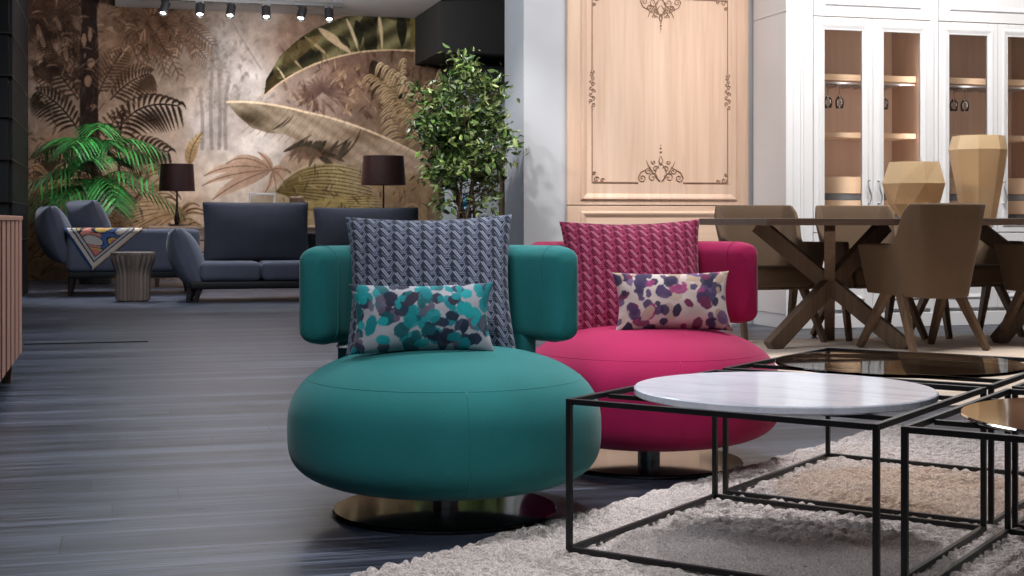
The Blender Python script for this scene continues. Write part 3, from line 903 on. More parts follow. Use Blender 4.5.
# ------------------------------------------------------------------ coffee tables and rug
RZ = 0.012
AC = (0.6194, 3.247)
AU = R(-34.0)
uv_ = (math.cos(AU), math.sin(AU)); vv_ = (-math.sin(AU), math.cos(AU))
LU, LV, TB = 0.697, 0.729, 0.339
def coffee_table(label, du, dv, top, disc_r, disc_z0, disc_z1):
    cx = AC[0]+uv_[0]*du+vv_[0]*dv; cz = AC[1]+uv_[1]*du+vv_[1]*dv
    x, y = cr(cx, cz)
    t = thing('coffee_table', label, 'coffee table', (x, y, RZ), AU-TH, 'black framed coffee tables on the rug')
    a = 0.0125; hu, hv = LU/2, LV/2
    for (i, j) in ((-1, -1), (1, -1), (1, 1), (-1, 1)):
        MB().box(i*hu-a/2, i*hu+a/2, j*hv-a/2, j*hv+a/2, 0, TB).build('leg', M['black_metal'], t, bevel=0.001, seg=1)
    for z0, nm in ((0, 'bottom_rail'), (TB-a, 'top_rail')):
        for s in (-1, 1):
            MB().box(-hu+a/2, hu-a/2, s*hv-a/2, s*hv+a/2, z0, z0+a).build(nm, M['black_metal'], t, bevel=0.001, seg=1)
            MB().box(s*hu-a/2, s*hu+a/2, -hv+a/2, hv-a/2, z0, z0+a).build(nm, M['black_metal'], t, bevel=0.001, seg=1)
    cb = MB()
    for s in (-1, 1): cb.box(-hu+a/2, hu-a/2, s*0.2-a/2, s*0.2+a/2, disc_z0-0.010, disc_z0)
    cb.build('support_bar', M['black_metal'], t)
    d = MB().lathe([(0, disc_z0), (disc_r-0.003, disc_z0), (disc_r, disc_z0+0.003), (disc_r, disc_z1-0.003), (disc_r-0.003, disc_z1), (0, disc_z1)], 128)
    o = d.build('table_top', top, t, smooth=False)
    return t, o
t1, o1 = coffee_table('black wire-frame coffee table with the round white marble top', 0, 0, M['marble'], 0.340, TB-0.006, TB+0.012)
GV = 0.064; GU = 0.056
t2, o2 = coffee_table('black wire-frame coffee table with smoked brown glass top behind the marble one', 0, LV+GV, M['smoked'], 0.336, TB-0.004, TB+0.004)
t3, o3 = coffee_table('black wire-frame coffee table with bronze mirror top at the right edge of the photo', LU+GU, 0, M['mirror'], 0.338, TB-0.006, TB+0.002)
t4, o4 = coffee_table('black wire-frame coffee table mostly beyond the right edge, behind the bronze mirror one', LU+GU, LV+GV, M['smoked'], 0.336, TB-0.004, TB+0.004)

def make_rug():
    ang = AU+R(-4)
    u0, u1, v0, v1 = -0.0, 2.2, -1.0, 1.95
    st = 0.0055
    nu = int((u1-u0)/st); nv = int((v1-v0)/st)
    us = np.linspace(u0, u1, nu); vs_ = np.linspace(v0, v1, nv)
    U, V = np.meshgrid(us, vs_)
    r = np.random.default_rng(3)
    g = r.random((200, 200))
    def vn(a, b):
        a = a % 198; b = b % 198
        i = a.astype(int); j = b.astype(int); fa = smooth01(a-i); fb = smooth01(b-j)
        return (g[j, i]*(1-fa)+g[j, i+1]*fa)*(1-fb)+(g[j+1, i]*(1-fa)+g[j+1, i+1]*fa)*fb
    ww = V+0.012*(vn(U*9+20, V*9+20)-0.5)
    row = ww/0.042
    ri = np.floor(row); f = row-ri
    rp = np.sqrt(np.clip(1-(2*f-1)**2, 0, 1))
    sl = np.where(ri % 2 == 0, 1.0, -1.0)
    ph = U/0.030+sl*(f-0.5)*1.2+g[(ri % 190).astype(int), 5]*3+0.8*(vn(U*30+50, ri+60.0)-0.5)
    fi = ph-np.floor(ph)
    kn = np.sqrt(np.clip(1-(2*fi-1)**2, 0, 1))
    hgt = rp*(0.35+0.65*kn)
    hgt = hgt*(0.75+0.5*vn(U*26+10, V*26+10))
    k5 = (ri % 6 == 0)
    gro = np.where(k5 & (f < 0.55), 0.25, 1.0)
    hgt = hgt*gro
    z = -0.009+0.026*hgt+0.004*(vn(U*80+3, V*80+7)-0.5)
    ed = np.minimum.reduce([U-u0, u1-U, V-v0, v1-V])
    z = z*np.clip(ed/0.02, 0, 1)**0.5-0.001*(ed < 0.004)
    jit = 0.018*(vn(V*40+20, U*3+30)-0.5)*np.exp(-((U-u0)/0.04)**2)+0.01*np.sin(V*140)*np.exp(-((U-u0)/0.02)**2)
    Uj = U+jit
    ca, sa = math.cos(ang), math.sin(ang)
    # anchor: rug's left edge runs just right of both armchair plates
    c = np.array(AC)
    a0 = c+np.array(uv_)*(-0.565)+np.array(vv_)*0.0
    cx = a0[0]+ca*Uj-sa*V; cz = a0[1]+sa*Uj+ca*V
    X = cs*cx+sn*cz; Y = -sn*cx+cs*cz
    mb = MB()
    mb.v = list(map(tuple, np.stack([X, Y, z], -1).reshape(-1, 3).tolist()))
    idx = np.arange(nu*nv).reshape(nv, nu)
    mb.f = np.stack([idx[:-1, :-1], idx[:-1, 1:], idx[1:, 1:], idx[1:, :-1]], -1).reshape(-1, 4).tolist()
    o = mb.build('chunky_rug', M['rug'], smooth=True, fix=False)
    return tag(o, 'chunky knitted taupe wool rug under the coffee tables', 'rug')
make_rug()

# ------------------------------------------------------------------ oak panel with carved ornament
def spiral(cx, cz, r0, turns, a0, d, n=26, shrink=0.12):
    return [(cx+(r0*(1-(1-shrink)*k/n))*math.cos(a0+d*2*PI*turns*k/n), -0.003, cz+(r0*(1-(1-shrink)*k/n))*math.sin(a0+d*2*PI*turns*k/n)) for k in range(n+1)]
def flourish(m, cx, cz, s, up=1):
    th = 0.0036*s/0.16*1.1
    for d in (1, -1):
        def P(x, z): return (cx+d*x*s, -0.003, cz+up*z*s)
        def sp(x, z, r, turns, a0):
            pts = spiral(0, 0, r, turns, a0, -1)
            m.tube([P(x+p[0], z+p[2]) for p in pts], [th*(1-0.5*k/len(pts)) for k in range(len(pts))], 6)
        sp(0.92, 0.20, 0.20, 1.4, 0.2)
        sp(0.42, 0.22, 0.24, 1.3, PI)
        sp(0.62, 0.52, 0.15, 1.2, 0.6)
        sp(0.26, 0.62, 0.16, 1.2, PI*0.9)
        sp(0.36, 0.95, 0.11, 1.1, 0.4)
        m.tube([P(1.12, 0.2), P(1.0, 0.46), P(0.74, 0.60), P(0.5, 0.72)], [th, th, th*0.8, th*0.4], 6)
        m.tube([P(0.05, 0.04), P(0.30, 0.30), P(0.25, 0.6), P(0.08, 0.85)], [th*1.2, th, th*0.8, th*0.5], 6)
        m.tube([P(0.4, 0.45), P(0.62, 0.78), P(0.72, 1.02)], [th, th*0.8, th*0.4], 6)
        m.tube([P(0.0, 0.8), P(0.1, 1.0), P(0.02, 1.25)], [th, th*0.8, th*0.4], 6)
    for z, r in ((1.42, 0.055), (1.60, 0.04), (1.74, 0.025)):
        m.lathe([(0, -r*s), (r*s*0.8, -r*s*0.5), (r*s, 0), (r*s*0.7, r*s*0.6), (0, r*s)], 10, Matrix.Translation((cx, -0.003, cz+up*z*s)))
PXL, PXR = onY(567.5, YW), 4.36
pz1 = zat(650, 206, YW)
pan = thing('oak_wall_panel', 'tall pale oak wall panel with carved scrollwork frame above a bevelled lower panel', 'wall panel', (PXL, YW, 0))
pw_ = PXR-PXL
MB().box(0, pw_, 0.0, 0.028, pz1+0.006, 2.75).build('panel_board', M['oak'], pan, bevel=0.003)
low = MB().box(0, pw_, 0.0, 0.028, 0.10, pz1).build('lower_panel', M['oak_h'], pan, bevel=0.003)
def raised_frame(m, x0, x1, z0, z1, w=0.05, d=0.012):
    # bevelled moulding standing proud of the board
    def ring(a, y): return [(x0+a, y, z0+a), (x1-a, y, z0+a), (x1-a, y, z1-a), (x0+a, y, z1-a)]
    rs = [ring(0, 0.002), ring(w*0.25, -d), ring(w*0.45, -d*0.9), ring(w, 0.002)]
    vs = sum(rs, []); fs = []
    for k in range(3):
        for l in range(4): fs.append((k*4+l, k*4+(l+1) % 4, (k+1)*4+(l+1) % 4, (k+1)*4+l))
    m.add(vs, fs)
m = MB(); raised_frame(m, 0.09, pw_-0.09, pz1+0.035, 2.72, 0.055, 0.016); m.build('moulding', M['oak'], pan)
m = MB(); raised_frame(m, 0.09, pw_-0.09, 0.50, pz1-0.035, 0.05, 0.016); raised_frame(m, 0.09, pw_-0.09, 0.14, 0.46, 0.05, 0.016)
m.build('moulding', M['oak_h'], low)
fx0, fx1 = onY(592, YW)-PXL, onY(727.5, YW)-PXL
fz0, fz1 = zat(660, 182.6, YW), zat(660, -2, YW)
m = MB()
fc = (fx0+fx1)/2
for (xa, xb) in ((fx0, fc-0.17), (fc+0.17, fx1)):
    m.box(xa, xb, -0.006, 0.001, fz0-0.0035, fz0+0.0035); m.box(xa, xb, -0.006, 0.001, fz1-0.0035, fz1+0.0035)
sz0, sz1 = zat(600, 106, YW), zat(600, 70, YW)
for x in (fx0, fx1):
    for (a, b) in ((fz0, sz0), (sz1, fz1)): m.box(x-0.0022, x+0.0022, -0.005, 0.001, a, b)
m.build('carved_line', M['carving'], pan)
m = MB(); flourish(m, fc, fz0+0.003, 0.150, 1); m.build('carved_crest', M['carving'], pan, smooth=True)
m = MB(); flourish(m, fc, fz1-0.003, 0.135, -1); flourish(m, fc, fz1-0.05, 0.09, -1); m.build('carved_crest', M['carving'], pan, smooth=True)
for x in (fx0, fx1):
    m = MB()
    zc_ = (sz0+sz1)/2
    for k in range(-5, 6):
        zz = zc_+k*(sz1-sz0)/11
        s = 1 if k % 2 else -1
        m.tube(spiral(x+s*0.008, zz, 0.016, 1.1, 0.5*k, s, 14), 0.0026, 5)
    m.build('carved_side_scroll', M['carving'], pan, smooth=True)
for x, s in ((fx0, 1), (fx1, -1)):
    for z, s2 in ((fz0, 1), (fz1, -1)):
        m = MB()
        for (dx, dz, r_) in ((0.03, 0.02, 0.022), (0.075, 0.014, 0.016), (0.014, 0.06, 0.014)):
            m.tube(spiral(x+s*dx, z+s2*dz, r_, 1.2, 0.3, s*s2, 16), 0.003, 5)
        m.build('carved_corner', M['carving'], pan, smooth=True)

# ------------------------------------------------------------------ white display cabinets
YF = 8.84
def s_handle(x, z):
    m = MB()
    L = 0.155
    pts = [(x+0.010*math.sin(2*PI*k/14), -0.030-0.006*math.sin(PI*k/14), z-L/2+L*k/14) for k in range(15)]
    m.tube(pts, [0.0035+0.0035*math.sin(PI*k/14)**2 for k in range(15)], 8)
    for zz in (z-L/2, z+L/2):
        m.tube([(x, 0.0, zz), (x, -0.032, zz)], 0.0045, 8)
        m.lathe([(0, -0.004), (0.010, -0.002), (0.010, 0.002), (0, 0.004)], 14, Matrix.Translation((x, -0.003, zz)) @ Matrix.Rotation(PI/2, 4, 'X'))
        m.lathe([(0, -0.007), (0.007, 0), (0, 0.007)], 12, Matrix.Translation((x, -0.032, zz)))
    return m
def frame_mesh(x0, x1, z0, z1, st, rl, y0, y1):
    m = MB()
    m.box(x0, x0+st, y0, y1, z0, z1); m.box(x1-st, x1, y0, y1, z0, z1)
    m.box(x0+st, x1-st, y0, y1, z0, z0+rl); m.box(x0+st, x1-st, y0, y1, z1-rl, z1)
    return m
def display_cabinet(label, x0, x1, lst, rst):
    """x0..x1 outer width, lst/rst widths of the outer pilasters"""
    t = thing('display_cabinet', label, 'cabinet', (x0, YF, 0), 0, 'white glazed display cabinets')
    w = x1-x0; D = 0.515; ZT = 2.75; zd = zat(820, 17, YF)
    W_ = M['white']
    cb = MB()
    cb.box(0, 0.03, 0, D, 0, ZT).box(w-0.03, w, 0, D, 0, ZT).box(0.03, w-0.03, D-0.02, D, 0, ZT)
    cb.box(0.03, w-0.03, 0.01, D-0.02, 0.10, 0.13).box(0.03, w-0.03, 0.01, D-0.02, zd+0.01, zd+0.03).box(0.03, w-0.03, 0.01, D-0.02, ZT-0.03, ZT).box(0.03, w-0.03, 0.01, D-0.02, 0.60, 0.63)
    cb.box(0, lst, -0.012, 0.03, 0.10, ZT).box(w-rst, w, -0.012, 0.03, 0.10, ZT)
    cb.build('carcass', W_, t, bevel=0.002, seg=1)
    MB().box(-0.004, w, -0.02, 0.02, 0.0, 0.10).build('plinth', W_, t, bevel=0.004)
    if lst > 0.1:
        pm = MB()
        for q in (0.045, 0.10, 0.125): pm.box(q, q+0.008, -0.018, 0.0, 0.12, ZT-0.02)
        pm.build('pilaster_bead', W_, t, bevel=0.002)
        sd = MB().box(-0.006, 0.001, -0.012, D-0.01, zd+0.03, ZT).box(-0.006, 0.001, -0.012, D-0.01, 0.10, zd+0.022)
        sd.build('side_panel', W_, t, bevel=0.002)
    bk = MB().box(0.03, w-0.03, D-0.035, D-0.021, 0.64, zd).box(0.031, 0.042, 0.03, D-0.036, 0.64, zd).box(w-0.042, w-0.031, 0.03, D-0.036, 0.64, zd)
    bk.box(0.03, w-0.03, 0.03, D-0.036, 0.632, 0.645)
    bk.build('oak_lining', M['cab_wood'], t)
    for (ya, yb) in ((79, 72), (137, 131)):
        za, zb = zat(850, ya, YF), zat(850, yb, YF)
        MB().box(0.044, w-0.044, 0.15, D-0.04, za+0.005, zb).build('shelf', M['cab_drawer'], t, bevel=0.002, seg=1)
    zr = zat(850, 79.5, YF)-0.004
    hr = MB()
    for k in range(int((w-0.1)/0.10)): hr.box(0.07+k*0.10, 0.075+k*0.10, 0.155, D-0.05, zr-0.016, zr)
    hr.box(0.05, w-0.05, 0.152, 0.162, zr-0.012, zr)
    hr.build('stemware_rack', M['handle'], t)
    for (ya, yb) in ((193, 176), (214, 200)):
        za, zb = zat(850, ya, YF), zat(850, yb, YF)
        d = MB().box(0.044, w-0.044, 0.15, D-0.05, za, zb).build('inner_drawer', M['cab_drawer'], t, bevel=0.003)
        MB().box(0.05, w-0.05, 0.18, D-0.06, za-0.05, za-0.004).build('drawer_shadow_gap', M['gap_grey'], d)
    xm = (lst+w-rst)/2
    zl = 0.66
    for i, (a, b) in enumerate(((lst+0.003, xm-0.0015), (xm+0.0015, w-rst-0.003))):
        dr = frame_mesh(a, b, zl, zd, 0.082, 0.088, -0.022, 0.0).build('glass_door', W_, t, bevel=0.003)
        m = MB(); raised_frame(m, a+0.030, b-0.030, zl+0.034, zd-0.034, 0.05, 0.008)
        m.v = [(x, y-0.022, z) for (x, y, z) in m.v]
        m.build('door_moulding', W_, dr)
        MB().box(a+0.078, b-0.078, -0.012, -0.008, zl+0.084, zd-0.084).build('pane', M['glass'], dr)
        hx = b-0.040 if i == 0 else a+0.040
        h = s_handle(hx, zat(860, 192, YF)); h.v = [(x, y-0.020, z) for (x, y, z) in h.v]
        h.build('handle', M['handle'], dr, smooth=True)
        ld = MB().box(a, b, -0.022, 0.0, 0.125, zl-0.006).build('lower_door', W_, t, bevel=0.003)
        m = MB(); raised_frame(m, a+0.06, b-0.06, 0.19, zl-0.07, 0.04, 0.008); m.v = [(x, y-0.022, z) for (x, y, z) in m.v]
        m.build('door_moulding', W_, ld)
    fd = MB().box(lst+0.003, w-rst-0.003, -0.022, 0.0, zd+0.006, ZT-0.05).build('upper_flap', W_, t, bevel=0.003)
    m = MB(); raised_frame(m, lst+0.08, w-rst-0.08, zd+0.075, ZT-0.12, 0.05, 0.010); m.v = [(x, y-0.022, z) for (x, y, z) in m.v]
    m.build('door_moulding', W_, fd)
    return t, zr
X0c = onY(786, YF); X1c = onY(933, YF)
cabA, zr = display_cabinet('white glazed display cabinet beside the oak panel, with fluted left pilaster', X0c, X1c, onY(812, YF)-X0c, 0.028)
X2c = X1c+0.004; X3c = X2c+0.028*2+0.95
cabB, _ = display_cabinet('second white glazed display cabinet, behind the tall amber vase', X2c, X3c, 0.028, 0.028)
def wine_glass(): 
    m = MB().lathe([(0, 0.0), (0.030, 0.0), (0.030, 0.002), (0.004, 0.005), (0.0032, 0.07), (0.008, 0.078), (0.028, 0.105), (0.031, 0.13), (0.026, 0.165), (0.0245, 0.165), (0.029, 0.13), (0.026, 0.107), (0.006, 0.081), (0, 0.08)], 20)
    return m.build('wine_glass', M['wine_glass'], smooth=True)
wg = wine_glass()
spots = [(4.70, 9.0), (4.79, 9.0), (4.88, 9.0), (5.13, 9.0), (5.23, 9.0), (5.70, 9.0), (5.79, 9.0), (5.88, 9.0)]
for k, (x, y) in enumerate(spots):
    o = wg if k == 0 else wg.copy()
    if k: C.objects.link(o)
    o.location = (x, y, zr-0.017); o.rotation_euler = (PI, 0, 0)
    if x < 5.0: lb, gp = 'stemmed glass hanging upside down behind the left pane of the first white cabinet', 'stemware behind the first cabinet pane'
    elif x < 5.5: lb, gp = 'stemmed glass hanging upside down behind the right pane of the first white cabinet', 'stemware behind the second cabinet pane'
    else: lb, gp = 'stemmed glass hanging upside down in the second white cabinet behind the tall vase', 'stemware in the second cabinet'
    tag(o, lb, 'wine glass', gp)

# ------------------------------------------------------------------ dining set
rugY0, rugY1 = 5.0, 8.02
x_l = 2.5
o = MB().box(x_l, 7.4, rugY0, rugY1, 0.0, 0.006).build('dining_rug', M['beige_rug'], bevel=0.002)
tag(o, 'pale beige flat rug under the dining table', 'rug')
RD = 0.006
TCX, TCY = 4.035, 7.56
dt = thing('dining_table', 'long grey-brown wooden dining table on crossed star legs', 'dining table', (0, 0, RD))
ztop = 0.755-RD
top = MB().box(3.42, 6.15, 7.12, 8.06, ztop-0.040, ztop).build('table_top', M['walnut_top'], dt, bevel=0.004)
def star(cx, cy):
    sb = bpy.data.objects.new('star_base', None); C.objects.link(sb); sb.parent = dt
    zt = ztop-0.040
    for k, a in enumerate((-TH+R(-30), -TH+R(210), -TH+R(77.5))):
        dx, dy = 0.45*math.cos(a), 0.45*math.sin(a)
        ofs = Vector((-math.sin(a), math.cos(a), 0))*0.0
        p = Vector((cx+dx, cy+dy, 0.004)); tf = 0.98 if k < 2 else 0.74
        q = Vector((cx-dx*tf, cy-dy*tf, zt))
        MB().bar(p+ofs, q+ofs, 0.062, d0=0.094).build('crossed_leg', M['walnut'], sb, bevel=0.004)
star(TCX, TCY); star(5.52, TCY)

def make_chair(label):
    t = thing('dining_chair', label, 'chair', (0, 0, 0), 0, 'taupe dining chairs')
    # plan path from left arm front round the back to right arm front
    def path(s, wf, wb, yf, yb, rc):
        # s 0..1 ; straight arm, rounded corner, back, corner, arm
        pts = [(-wf, yf), (-(wf+wb)/2, yb+rc+0.04), (-wb, yb+rc), (-wb+rc*0.3, yb+rc*0.3), (-wb+rc, yb), (0, yb-0.012), (wb-rc, yb), (wb-rc*0.3, yb+rc*0.3), (wb, yb+rc), ((wf+wb)/2, yb+rc+0.04), (wf, yf)]
        d = [0]
        for a, b in zip(pts, pts[1:]): d.append(d[-1]+math.hypot(a[0]-b[0], a[1]-b[1]))
        x = s*d[-1]
        for k in range(len(pts)-1):
            if x <= d[k+1]+1e-9:
                f = (x-d[k])/(d[k+1]-d[k])
                return (pts[k][0]+(pts[k+1][0]-pts[k][0])*f, pts[k][1]+(pts[k+1][1]-pts[k][1])*f)
        return pts[-1]
    n, rws = 48, 9
    def fn(i, j):
        s = i/(n-1); f = j/(rws-1)
        xb, yb = path(s, 0.225, 0.185, 0.20, -0.20, 0.07)
        xt, yt = path(s, 0.300, 0.248, 0.235, -0.262, 0.07)
        k = abs(s-0.5)*2
        e = smooth01(min(1.0, max(0.0, (k-0.40)/0.17)))
        zt = 0.832*(1-e)+0.605*e
        zb = 0.300+0.02*smooth01(k)
        z = zb+(zt-zb)*f
        g = (z-0.335)/(0.832-0.335)
        ga = min(1.0, g*1.25 if k > 0.4 else g)
        return (xb+(xt-xb)*ga, yb+(yt-yb)*ga, z)
    MB().grid(n, rws, fn).build('shell', M['taupe'], t, smooth=True, solid=0.034, bevel=0.010, seg=3)
    MB().box(-0.205, 0.205, -0.17, 0.225, 0.335, 0.455).build('seat_cushion', M['taupe'], t, smooth=True, bevel=0.035, seg=4)
    MB().box(-0.19, 0.19, -0.16, 0.19, 0.318, 0.334).build('seat_frame', M['walnut'], t, bevel=0.003)
    for s in (-1, 1):
        for d in (-1, 1):
            MB().bar((s*0.205, d*0.058, 0.332), (s*0.262, d*0.235, 0.001), 0.056, 0.038, 0.040, 0.030, up=(1, 0, 0)).build('leg', M['walnut_leg'], t, bevel=0.004)
    return t
ch0 = make_chair('taupe upholstered dining chair seen from behind, nearest to the camera')
ch0.location = (4.445, 7.225, RD); ch0.rotation_euler = (0, 0, R(9))
def dup_chair(x, y, rz, label):
    c = copy_tree(ch0)
    c.location = (x, y, RD); c.rotation_euler = (0, 0, rz)
    c['label'] = label
    return c
dup_chair(5.37, 7.245, R(0), 'taupe dining chair cut off by the right edge, on the near side of the table')
dup_chair(3.86, 8.02, PI, 'taupe dining chair across the table, nearest to the oak panel and pink armchair')
dup_chair(4.55, 8.02, PI, 'taupe dining chair across the table, in front of the first glass doors')
dup_chair(5.24, 8.02, PI, 'taupe dining chair across the table, mostly hidden behind the amber vases')

def faceted(name, label, x, Y, z0, rings, n, seed):
    X = onY(x, Y)
    r = random.Random(seed)
    m = MB()
    vs = []; fs = []
    for q, (rad, z, tw) in enumerate(rings):
        for k in range(n):
            a = 2*PI*(k+tw)/n+0.2
            rr = rad*(1+r.uniform(-0.03, 0.03))
            vs.append((rr*math.cos(a), rr*math.sin(a), z))
    for j in range(len(rings)-1):
        for k in range(n):
            a, b, c, d = j*n+k, j*n+(k+1) % n, (j+1)*n+(k+1) % n, (j+1)*n+k
            tw = rings[j+1][2]-rings[j][2]
            if tw > 0: fs += [(a, b, d), (b, c, d)]
            else: fs += [(a, b, c), (a, c, d)]
    fs.append(tuple(reversed(range(n))))
    # hollow: inner wall
    o0 = len(vs)
    for q, (rad, z, tw) in enumerate(reversed(rings[1:])):
        for k in range(n):
            a = 2*PI*(k+tw)/n+0.2
            vs.append(((rad-0.012)*math.cos(a), (rad-0.012)*math.sin(a), z-0.001))
    lr = len(rings)-1
    for k in range(n): fs.append((lr*n+k, lr*n+(k+1) % n, o0+(k+1) % n, o0+k))
    for j in range(lr-1):
        for k in range(n):
            fs.append((o0+j*n+k, o0+j*n+(k+1) % n, o0+(j+1)*n+(k+1) % n, o0+(j+1)*n+k))
    fs.append(tuple(o0+(lr-1)*n+k for k in range(n)))
    m.add(vs, fs)
    o = m.build(name, M['vase'])
    o.location = (X, Y, z0)
    return tag(o, label, 'vase')
zt_ = ztop+RD+0.001
faceted('vase', 'squat faceted amber vase on the dining table, left of the tall one', 914, 7.52, zt_, [(0.080, 0, 0), (0.150, 0.085, 0), (0.192, 0.205, 0.5), (0.152, 0.333, 0.5)], 8, 3)
faceted('vase', 'tall faceted amber vase on the dining table, nearest the right edge', 978.5, 7.58, zt_, [(0.102, 0, 0), (0.138, 0.20, 0.0), (0.172, 0.415, 0.0), (0.150, 0.500, 0.0)], 8, 5)

# ------------------------------------------------------------------ plants
def leaf_cloud(tips, n, size, cols, spread, seed, ratio=0.42, droop=0.3):
    r = random.Random(seed)
    m = MB(); cc = []
    for k in range(n):
        c = Vector(r.choice(tips))+Vector((r.gauss(0, spread), r.gauss(0, spread), r.gauss(0, spread*0.9)))
        s = size*r.uniform(0.7, 1.25)
        d = Vector((r.gauss(0, 1), r.gauss(0, 1), r.gauss(0.15, 0.7)-droop)).normalized()
        u = d.cross(Vector((r.gauss(0, 1), r.gauss(0, 1), r.gauss(0, 1)))).normalized()
        nn = d.cross(u)
        w = s*ratio/2
        vs = [c, c+d*s*0.35+u*w+nn*s*0.05, c+d*s*0.35-nn*s*0.04, c+d*s*0.35-u*w+nn*s*0.05, c+d*s*0.7+u*w*0.75+nn*s*0.03, c+d*s*0.7-nn*s*0.05, c+d*s*0.7-u*w*0.75+nn*s*0.03, c+d*s-nn*s*0.10]
        m.add(vs, [(0, 1, 2), (0, 2, 3), (1, 4, 5, 2), (2, 5, 6, 3), (4, 7, 5), (5, 7, 6)])
        col = r.choice(cols); f = r.uniform(0.75, 1.2)
        cc += [[lin(min(255, v*f)) for v in col]]*8
    return m, np.array(cc)
fx, fy = cr((465-512)/F*9.3, 9.3)
fic = thing('ficus_tree', 'leafy green potted ficus tree standing left of the white wall', 'plant', (fx, fy, 0))
MB().lathe([(0, 0), (0.14, 0), (0.15, 0.01), (0.19, 0.52), (0.19, 0.54), (0.165, 0.54), (0.16, 0.50), (0, 0.50)], 40).build('planter', M['pot'], fic, smooth=False)
MB().lathe([(0, 0.49), (0.16, 0.49), (0.15, 0.508), (0, 0.512)], 24).build('soil', M['soil'], fic)
stems = MB(); tips = []
r_ = random.Random(11)
for k in range(7):
    a = r_.uniform(0, 2*PI); b = r_.uniform(0.02, 0.08)
    p = Vector((b*math.cos(a), b*math.sin(a), 0.50))
    top_ = Vector((r_.uniform(-0.17, 0.17), r_.uniform(-0.16, 0.16), r_.uniform(1.3, 1.62)))
    mid = (p+top_)/2+Vector((r_.uniform(-0.06, 0.06), r_.uniform(-0.06, 0.06), 0))
    pts = [p*(1-t)**2+mid*2*t*(1-t)+top_*t*t for t in [q/8 for q in range(9)]]
    stems.tube(pts, [0.013*(1-0.75*q/8) for q in range(9)], 6)
    for q in range(2, 9):
        for _ in range(2):
            e = pts[q]+Vector((r_.gauss(0, 0.11), r_.gauss(0, 0.11), r_.uniform(0.02, 0.16)))
            stems.tube([pts[q], (pts[q]+e)/2+Vector((0, 0, 0.02)), e], [0.004, 0.003, 0.0015], 4)
            if (e.z > 1.02 or (e.z > 0.80 and r_.random() < 0.22)) and abs(e.x) < 0.27: tips.append(e)
stems.build('branches', M['bark'], fic, smooth=True)
for k in range(5):
    tips.append(Vector((r_.uniform(-0.08, 0.06), 0, r_.uniform(1.68, 1.78))))
for k in range(10):
    tips.append(Vector((r_.uniform(-0.25, 0.25), r_.uniform(-.15, .15), r_.uniform(1.05, 1.5))))
lm, lc = leaf_cloud(tips, 3600, 0.060, [(80, 106, 50), (60, 86, 40), (112, 132, 68), (140, 152, 94), (48, 70, 36), (94, 116, 58)], 0.050, 5, 0.44, 0.2)
lm.build('foliage', M['leaf'], fic, smooth=False, colors=lc, fix=False)

# yucca beside the wall end
yx, yy_ = cr((503-512)/F*11.6, 11.6)
yu = thing('yucca_plant', 'slim yucca plant with bare trunk between the ficus and the white wall', 'plant', (yx, yy_, 0))
MB().lathe([(0, 0), (0.12, 0), (0.15, 0.30), (0.15, 0.32), (0.13, 0.32), (0.12, 0.29), (0, 0.29)], 32).build('planter', M['pot'], yu)
MB().tube([(0, 0, 0.27), (0.01, 0, 0.55), (-0.01, 0, 0.85), (0.0, 0, 1.12)], [0.035, 0.03, 0.026, 0.024], 10).build('trunk', M['bark'], yu, smooth=True)
MB().tube([(0, 0, 0.70), (-0.05, 0, 0.78), (-0.10, 0, 0.84)], [0.012, 0.010, 0.006], 6).build('side_shoot', M['bark'], yu, smooth=True)
def blades(n, base, L, w, seed, up=0.6):
    r = random.Random(seed)
    m = MB(); cc = []
    for k in range(n):
        a = r.uniform(0, 2*PI); e = r.uniform(0.1, 1.2)
        d = Vector((math.cos(a)*math.cos(e), math.sin(a)*math.cos(e), math.sin(e)))
        sd = Vector((-math.sin(a), math.cos(a), 0))
        l = L*r.uniform(0.7, 1.1)
        vs = []
        for q in range(5):
            t = q/4
            p = Vector(base)+d*l*t+Vector((0, 0, -l*0.5*t*t*(1.2-e*0.6)))
            ww = w*(0.5+0.9*t-1.4*t*t+0.02)
            vs += [p-sd*max(ww, 0.001), p+sd*max(ww, 0.001)]
        m.add(vs, [(2*q, 2*q+1, 2*q+3, 2*q+2) for q in range(4)])
        f = r.uniform(0.75, 1.2)
        cc += [[lin(70*f), lin(96*f), lin(48*f)]]*10
    return m, np.array(cc)
bm_, bc = blades(46, (0, 0, 1.10), 0.34, 0.018, 4)
bm_.build('foliage', M['palm'], yu, colors=bc, fix=False)

# big green palm by the mural
pxm, pym = cr((95-512)/F*16.6, 16.6)
pal = thing('palm_plant', 'bright green potted palm behind the chaise sofa at the left', 'plant', (pxm, pym, 0))
MB().lathe([(0, 0), (0.18, 0), (0.24, 0.42), (0.24, 0.45), (0.21, 0.45), (0.2, 0.41), (0, 0.41)], 36).build('planter', M['pot'], pal)
MB().tube([(0, 0, 0.38), (0.03, 0, 0.7), (0.0, 0, 1.55)], [0.06, 0.05, 0.045], 10).build('trunk', M['bark'], pal, smooth=True)
r_ = random.Random(21)
angs = [(-150, 1.5, 1.0), (-120, 1.25, 0.95), (-95, 0.75, 0.8), (-70, 1.2, 0.95), (-45, 1.35, 0.95), (-20, 0.85, 1.0), (5, 0.9, 1.0), (30, 1.2, 0.9), (60, 1.4, 0.8), (95, 1.45, 0.8), (130, 1.3, 0.9), (160, 1.0, 1.0), (185, 1.15, 1.05), (-170, 0.6, 0.85), (-60, 0.55, 0.8), (-10, 0.5, 0.85), (-110, 0.35, 0.75), (200, 0.35, 0.75), (-80, 1.0, 0.8), (-100, 1.35, 0.9), (-55, 0.15, 0.7), (-125, 0.15, 0.7), (-150, 0.8, 0.9), (15, 0.3, 0.9), (-30, 1.0, 0.7), (-130, 0.8, 0.7)]
